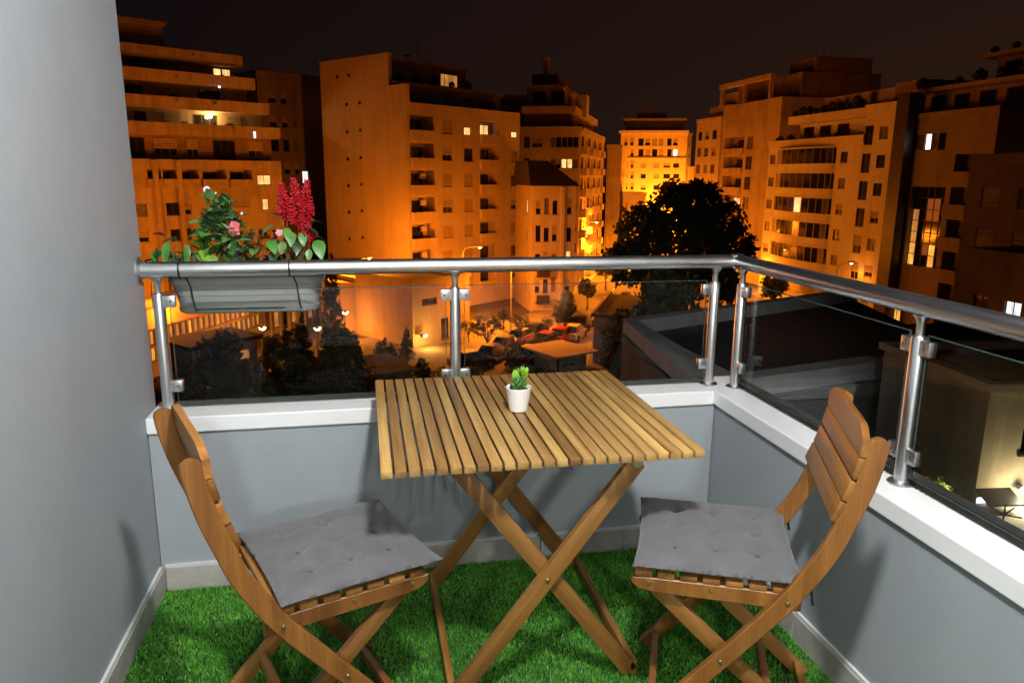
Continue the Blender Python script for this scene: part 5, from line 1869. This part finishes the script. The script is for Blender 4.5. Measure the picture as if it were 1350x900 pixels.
for px_ in (237, 382):
    xx = EYE.x + ray(px_, 355).x * (RY - EYE.y) / ray(px_, 355).y - (BX0 + BX1) / 2
    rzl = RZ_ - .93
    pts = [(xx + .03, -.072, .02), (xx + .02, -.086, .10), (xx + .008, -.098, rzl - .05)]
    a_ = [(xx, ry + (RR + .003) * math.cos(R_(t)), rzl + (RR + .003) * math.sin(R_(t))) for t in range(-40, 271, 15)]
    MB().tube([(xx + .026, -.069, .012), (xx + .022, -.073, .03), (xx + .015, -.08, .10), (xx + .004, -.092, rzl - .03)] + a_[:], .0028, 6).obj('strap', M['black_wire'], bxe, smooth=60)
MB().tube([(-hw + .09, -.070, .018), (hw - .14, -.070, .018)], .0018, 5).obj('wire', M['black_wire'], bxe)

M['g1'] = leafy('plant_leaf_green', (.045, .17, .026), (.11, .31, .055), 26, .38, .25, 9)
M['g2'] = leafy('plant_leaf_lime', (.16, .33, .03), (.28, .48, .06), 26, .4, .3, 9)
M['g3'] = leafy('plant_leaf_dark', (.018, .045, .022), (.05, .085, .04), 22, .35, .15, 9)
M['g4'] = leafy('plant_leaf_sage', (.075, .19, .055), (.17, .33, .11), 26, .45, .25, 9)
M['plum'] = leafy('plant_leaf_plum', (.05, .015, .018), (.09, .03, .03), 22, .4, .15, 9)
M['cream_leaf'] = leafy('leaf_cream_stripe', (.55, .58, .35), (.7, .7, .48), 30, .45, .2, 4)
M['stem'] = plain('plant_stem', (.09, .17, .05), .5)
M['red_fl'] = leafy('red_salvia_petal', (.36, .006, .012), (.62, .015, .03), 60, .45, .2, 9)
M['pink_fl'] = leafy('pink_petal', (.62, .05, .08), (.78, .22, .24), 40, .5, .25, 9)
M['blush_fl'] = leafy('blush_petal', (.62, .22, .32), (.75, .40, .45), 40, .5, .25, 9)
M['white_fl'] = plain('white_petal', (.80, .78, .84), .5)
M['eye_fl'] = plain('flower_eye', (.03, .02, .05), .6)
LV = {}
for nm, (L_, W_, cu, fo) in dict(big=(.075, .045, .35, .25), mid=(.055, .033, .3, .25), lng=(.085, .028, .45, .3), sml=(.036, .019, .2, .3), rnd=(.058, .05, .3, .2)).items():
    for mt in ('g1', 'g2', 'g3', 'g4', 'plum'):
        LV[nm, mt] = leaf_mesh('leaf', L_, W_, M[mt], cu, fo, 7)
SOILZ = .93 + .112


def plant(name, label, x, y, dxs):
    return empty(name, (x, BYC + y, SOILZ), 0, label, 'plant', 'plants in the flower box')


def put_leaf(e, key, p, az, pitch, s=1.0, roll=0.0):
    o = link('leaf', LV[key], e, p)
    o.rotation_euler = (Matrix.Rotation(az, 3, 'Z') @ Matrix.Rotation(pitch, 3, 'X') @ Matrix.Rotation(roll, 3, 'Y')).to_euler()
    o.scale = (s, s, s)
    return o


def stem(e, pts, r=.0022):
    return MB().tube(pts, [r] + [r * .8] * (len(pts) - 2) + [r * .5], 6).obj('stem', M['stem'], e, smooth=60)


def px_at(px, py, y=BYC):
    d_ = ray(px, py)
    return EYE + d_ * (y / d_.y)


gr = random.Random(12)


def aim(e, P, key, az, pitch, s=1.0, roll=0.0, st=True, base=None):
    """a leaf whose root sits at world point P, on a thin stem from the plant's foot"""
    q = P - e.location
    if st:
        b_ = base or Vector((gr.uniform(-.01, .01), gr.uniform(-.01, .01), -.005))
        stem(e, [b_, b_ * .5 + q * .5 + Vector((0, 0, q.z * .12)), q], .0016)
    put_leaf(e, key, q, az, pitch, s, roll)


# begonia-like plant with long leaves next to the wall
e = plant('long_leaf_plant', 'drooping long-leaved green plant at the wall end of the flower box', px_at(235, 350).x, .0, 0)
for (px_, py_, key, az, pi_, s_) in ((222, 318, ('lng', 'g1'), 170, -40, 1.0), (245, 322, ('lng', 'g1'), 200, -55, .9), (212, 330, ('sml', 'g1'), 120, -50, 1.3), (208, 326, ('lng', 'g3'), 150, -60, .7),
                                     (232, 316, ('mid', 'g3'), 60, 5, 1.1), (252, 318, ('mid', 'g1'), -80, -15, 1.1), (218, 311, ('sml', 'plum'), 90, 20, 1.2), (262, 332, ('mid', 'g3'), 190, -40, 1.2),
                                     (240, 338, ('lng', 'g3'), 210, -30, .9), (228, 340, ('mid', 'g3'), 160, -45, 1.0), (205, 338, ('mid', 'g1'), 130, -60, .8)):
    aim(e, px_at(px_, py_, BYC - .03), key, R_(az), R_(pi_), s_, gr.uniform(-.4, .4))
for k in range(16):
    put_leaf(e, (gr.choice(('mid', 'sml', 'lng')), gr.choice(('g1', 'g3', 'g3'))), px_at(gr.uniform(204, 262), gr.uniform(326, 348), BYC + gr.uniform(-.03, .06)) - e.location, gr.uniform(0, 6.28), R_(gr.uniform(-55, 20)), gr.uniform(.8, 1.2))
# white daisy bush
e = plant('daisy_bush', 'bushy green daisy plant with white dark-eyed flowers in the flower box', px_at(284, 350).x, .005, 0)
for k in range(230):
    t = gr.random()
    cx_, top = 288 + gr.uniform(-27, 30) * (1 - .62 * t * t), 340 - t * 76 + gr.uniform(-4, 4)
    P = px_at(cx_, top, BYC + gr.uniform(-.05, .05))
    o = put_leaf(e, ('sml', gr.choice(('g4', 'g4', 'g1', 'g1', 'g3'))), P - e.location, gr.uniform(0, 6.28), R_(gr.uniform(-10, 65)), gr.uniform(.9, 1.6), gr.uniform(-.6, .6))
for k in range(9):
    P = px_at(284 + gr.uniform(-14, 20), 262 + gr.uniform(0, 60), BYC + gr.uniform(-.03, .03)) - e.location
    stem(e, [(gr.uniform(-.02, .02), gr.uniform(-.02, .02), -.004), P * .5 + Vector((gr.uniform(-.01, .01), 0, .01)), P])
petal = leaf_mesh('petal', .013, .0065, M['white_fl'], .1, .1, 4)


def daisy(e, P, tilt, s=1.0, closed=False):
    f = empty('flower', P, gr.uniform(0, 6), parent=e)
    f.rotation_euler = tilt
    f.scale = (s, s, s)
    MB().lathe([(.0008, -.002), (.0035, -.001), (.004, .001), (.0015, .0028)], 10).obj('flower_eye', M['eye_fl'], f, smooth=60)
    for k in range(11):
        o = link('petal', petal, f)
        o.rotation_euler = (Matrix.Rotation(k * 2 * math.pi / 11, 3, 'Z') @ Matrix.Rotation(R_(60 if closed else 4), 3, 'X')).to_euler()


for (px_, py_, s_, cl_) in ((272.5, 250, 1.05, False), (285, 255, .55, True), (290, 272, .7, True), (320, 282, .75, True)):
    P = px_at(px_, py_, BYC - .02) - e.location
    stem(e, [P * .45 + Vector((0, 0, .02)), P * .8 + Vector((-.004, 0, .012)), P], .0015)
    daisy(e, P, (R_(72), 0, R_(-8 + gr.uniform(-12, 12))), s_, cl_)
# lime coleus
e = plant('lime_coleus', 'lime green coleus low in the flower box below the daisies', px_at(272, 350).x, -.03, 0)
for (px_, py_, az, pi_, s_) in ((268, 330, 200, -35, 1.0), (276, 326, 150, -30, .9), (262, 334, 230, -40, .9), (281, 336, 170, -45, .9), (272, 340, 185, -50, .8), (287, 342, 140, -40, .7), (266, 322, 90, 10, .8)):
    aim(e, px_at(px_, py_, BYC - .05), ('rnd', 'g2'), R_(az), R_(pi_), s_ * .8, gr.uniform(-.4, .4))
# impatiens with variegated leaf and pink flowers
e = plant('pink_impatiens', 'impatiens with cream-striped leaf and pink flower in the middle of the box', px_at(312, 350).x, -.01, 0)
for (px_, py_, key, az, pi_, s_) in ((285, 292, ('lng', 'g4'), -105, -22, 1.25), (306, 318, ('big', 'g3'), 190, -65, .95), (318, 312, ('mid', 'g1'), -60, 0, .9), (296, 332, ('mid', 'g1'), 215, -35, 1.0), (330, 322, ('sml', 'g3'), -100, 0, 1.4),
                                     (300, 322, ('mid', 'g4'), 120, -15, .9), (326, 304, ('sml', 'g1'), 40, 30, 1.3), (334, 306, ('sml', 'g4'), -40, 20, 1.2), (312, 336, ('mid', 'g3'), 170, -40, 1.0), (292, 316, ('mid', 'g1'), 60, 20, .9)):
    aim(e, px_at(px_, py_, BYC - .03), key, R_(az), R_(pi_), s_, gr.uniform(-.3, .3))
P = px_at(285, 291, BYC - .031) - e.location
o = link('leaf_stripe', leaf_mesh('leaf_stripe', .10, .010, M['cream_leaf'], .45, .3, 7), e, P + Vector((0, -.0035, .002)))
o.rotation_euler = (Matrix.Rotation(R_(-105), 3, 'Z') @ Matrix.Rotation(R_(-22), 3, 'X')).to_euler()
pp = leaf_mesh('petal', .02, .021, M['pink_fl'], .2, .2, 5)
bp = leaf_mesh('petal', .014, .012, M['blush_fl'], .2, .2, 5)
for (px_, py_, mm, n_) in ((309, 305, pp, 5), (309, 298, pp, 4), (368, 307, bp, 5)):
    f = empty('flower', px_at(px_, py_, BYC - .06) - e.location, 0, parent=e)
    f.rotation_euler = (R_(75), 0, 0)
    for k in range(n_):
        o = link('petal', mm, f)
        o.rotation_euler = (Matrix.Rotation(k * 2 * math.pi / n_ + .4, 3, 'Z') @ Matrix.Rotation(R_(10), 3, 'X')).to_euler()
for k in range(22):
    put_leaf(e, (gr.choice(('mid', 'sml')), gr.choice(('g1', 'g3', 'g4'))), px_at(gr.uniform(288, 345), gr.uniform(318, 348), BYC + gr.uniform(-.02, .06)) - e.location, gr.uniform(0, 6.28), R_(gr.uniform(-55, 25)), gr.uniform(.8, 1.2))
# plum foliage behind
e = plant('plum_coleus', 'dark plum coleus between the impatiens and the red salvia', px_at(345, 350).x, .02, 0)
for k in range(46):
    P = px_at(345 + gr.uniform(-30, 32), 342 - gr.random() * 40, BYC + gr.uniform(-.04, .05))
    if k % 4 == 0: aim(e, P, (gr.choice(('mid', 'sml')), 'plum'), gr.uniform(0, 6.28), R_(gr.uniform(-50, 30)), gr.uniform(.7, 1.1))
    else: put_leaf(e, (gr.choice(('mid', 'sml')), gr.choice(('plum', 'plum', 'g3'))), P - e.location, gr.uniform(0, 6.28), R_(gr.uniform(-50, 30)), gr.uniform(.7, 1.1))
# red salvia
e = plant('red_salvia', 'red salvia with four upright crimson flower spikes at the end of the flower box', px_at(385, 350).x, .0, 0)
for (px_, py_, key, az, pi_, s_) in ((418, 316, ('big', 'g1'), -165, -42, 1.0), (412, 312, ('mid', 'g3'), -90, -5, 1.0), (378, 300, ('mid', 'g1'), 185, -40, .9), (385, 306, ('mid', 'g1'), 175, -45, 1.0), (398, 306, ('mid', 'g1'), 190, -50, .95),
                                     (364, 296, ('mid', 'g4'), 110, -20, 1.1), (356, 316, ('mid', 'g1'), 200, -30, 1.15), (340, 322, ('mid', 'g1'), 100, -10, 1.1), (372, 286, ('sml', 'g3'), 60, 20, 1.5), (408, 328, ('sml', 'g1'), 170, -60, 1.3),
                                     (345, 330, ('mid', 'g1'), 110, -30, 1.1), (362, 330, ('mid', 'g3'), 170, -40, 1.0), (412, 292, ('sml', 'g3'), -40, 0, 1.5), (392, 318, ('mid', 'g3'), 180, -40, 1.0), (374, 318, ('mid', 'g4'), 160, -50, .9), (402, 300, ('mid', 'g3'), -120, -10, 1.1)):
    aim(e, px_at(px_, py_, BYC - .03), key, R_(az), R_(pi_), s_, gr.uniform(-.3, .3))
gs = random.Random(8)
for (bx_, by_, tx_, ty_, r_) in ((378, 292, 370, 243, .040), (394, 300, 387, 236, .042), (402, 296, 405, 238, .040), (408, 320, 398, 286, .036)):
    A, B_ = px_at(bx_, by_, BYC - .02) - e.location, px_at(tx_, ty_, BYC - .02) - e.location
    sp = MB().tube([Vector((A.x * .6, 0, -.004)), A, B_], [.0026, .0024, .0012], 6).obj('flower_spike', M['red_fl'], e)
    fm = MB()
    for k in range(150):
        t = (k + .5) / 150
        c = A.lerp(B_, t * .98)
        a = k * 2.39996 + gs.uniform(-.3, .3)
        taper = (1.0 - .62 * t) * (0.7 + .3 * min(1, t * 6))
        d_ = Vector((math.cos(a), math.sin(a), .55 + .6 * t)).normalized()
        l_ = r_ * taper * gs.uniform(.75, 1.25)
        fm.tube([c, c + d_ * l_ * .55, c + d_ * l_ + Vector((0, 0, -l_ * .22))], [.0012, .0040 * taper + .0008, .0022], 5)
    o = fm.obj('florets', M['red_fl'], sp)
    o['kind'] = 'stuff'
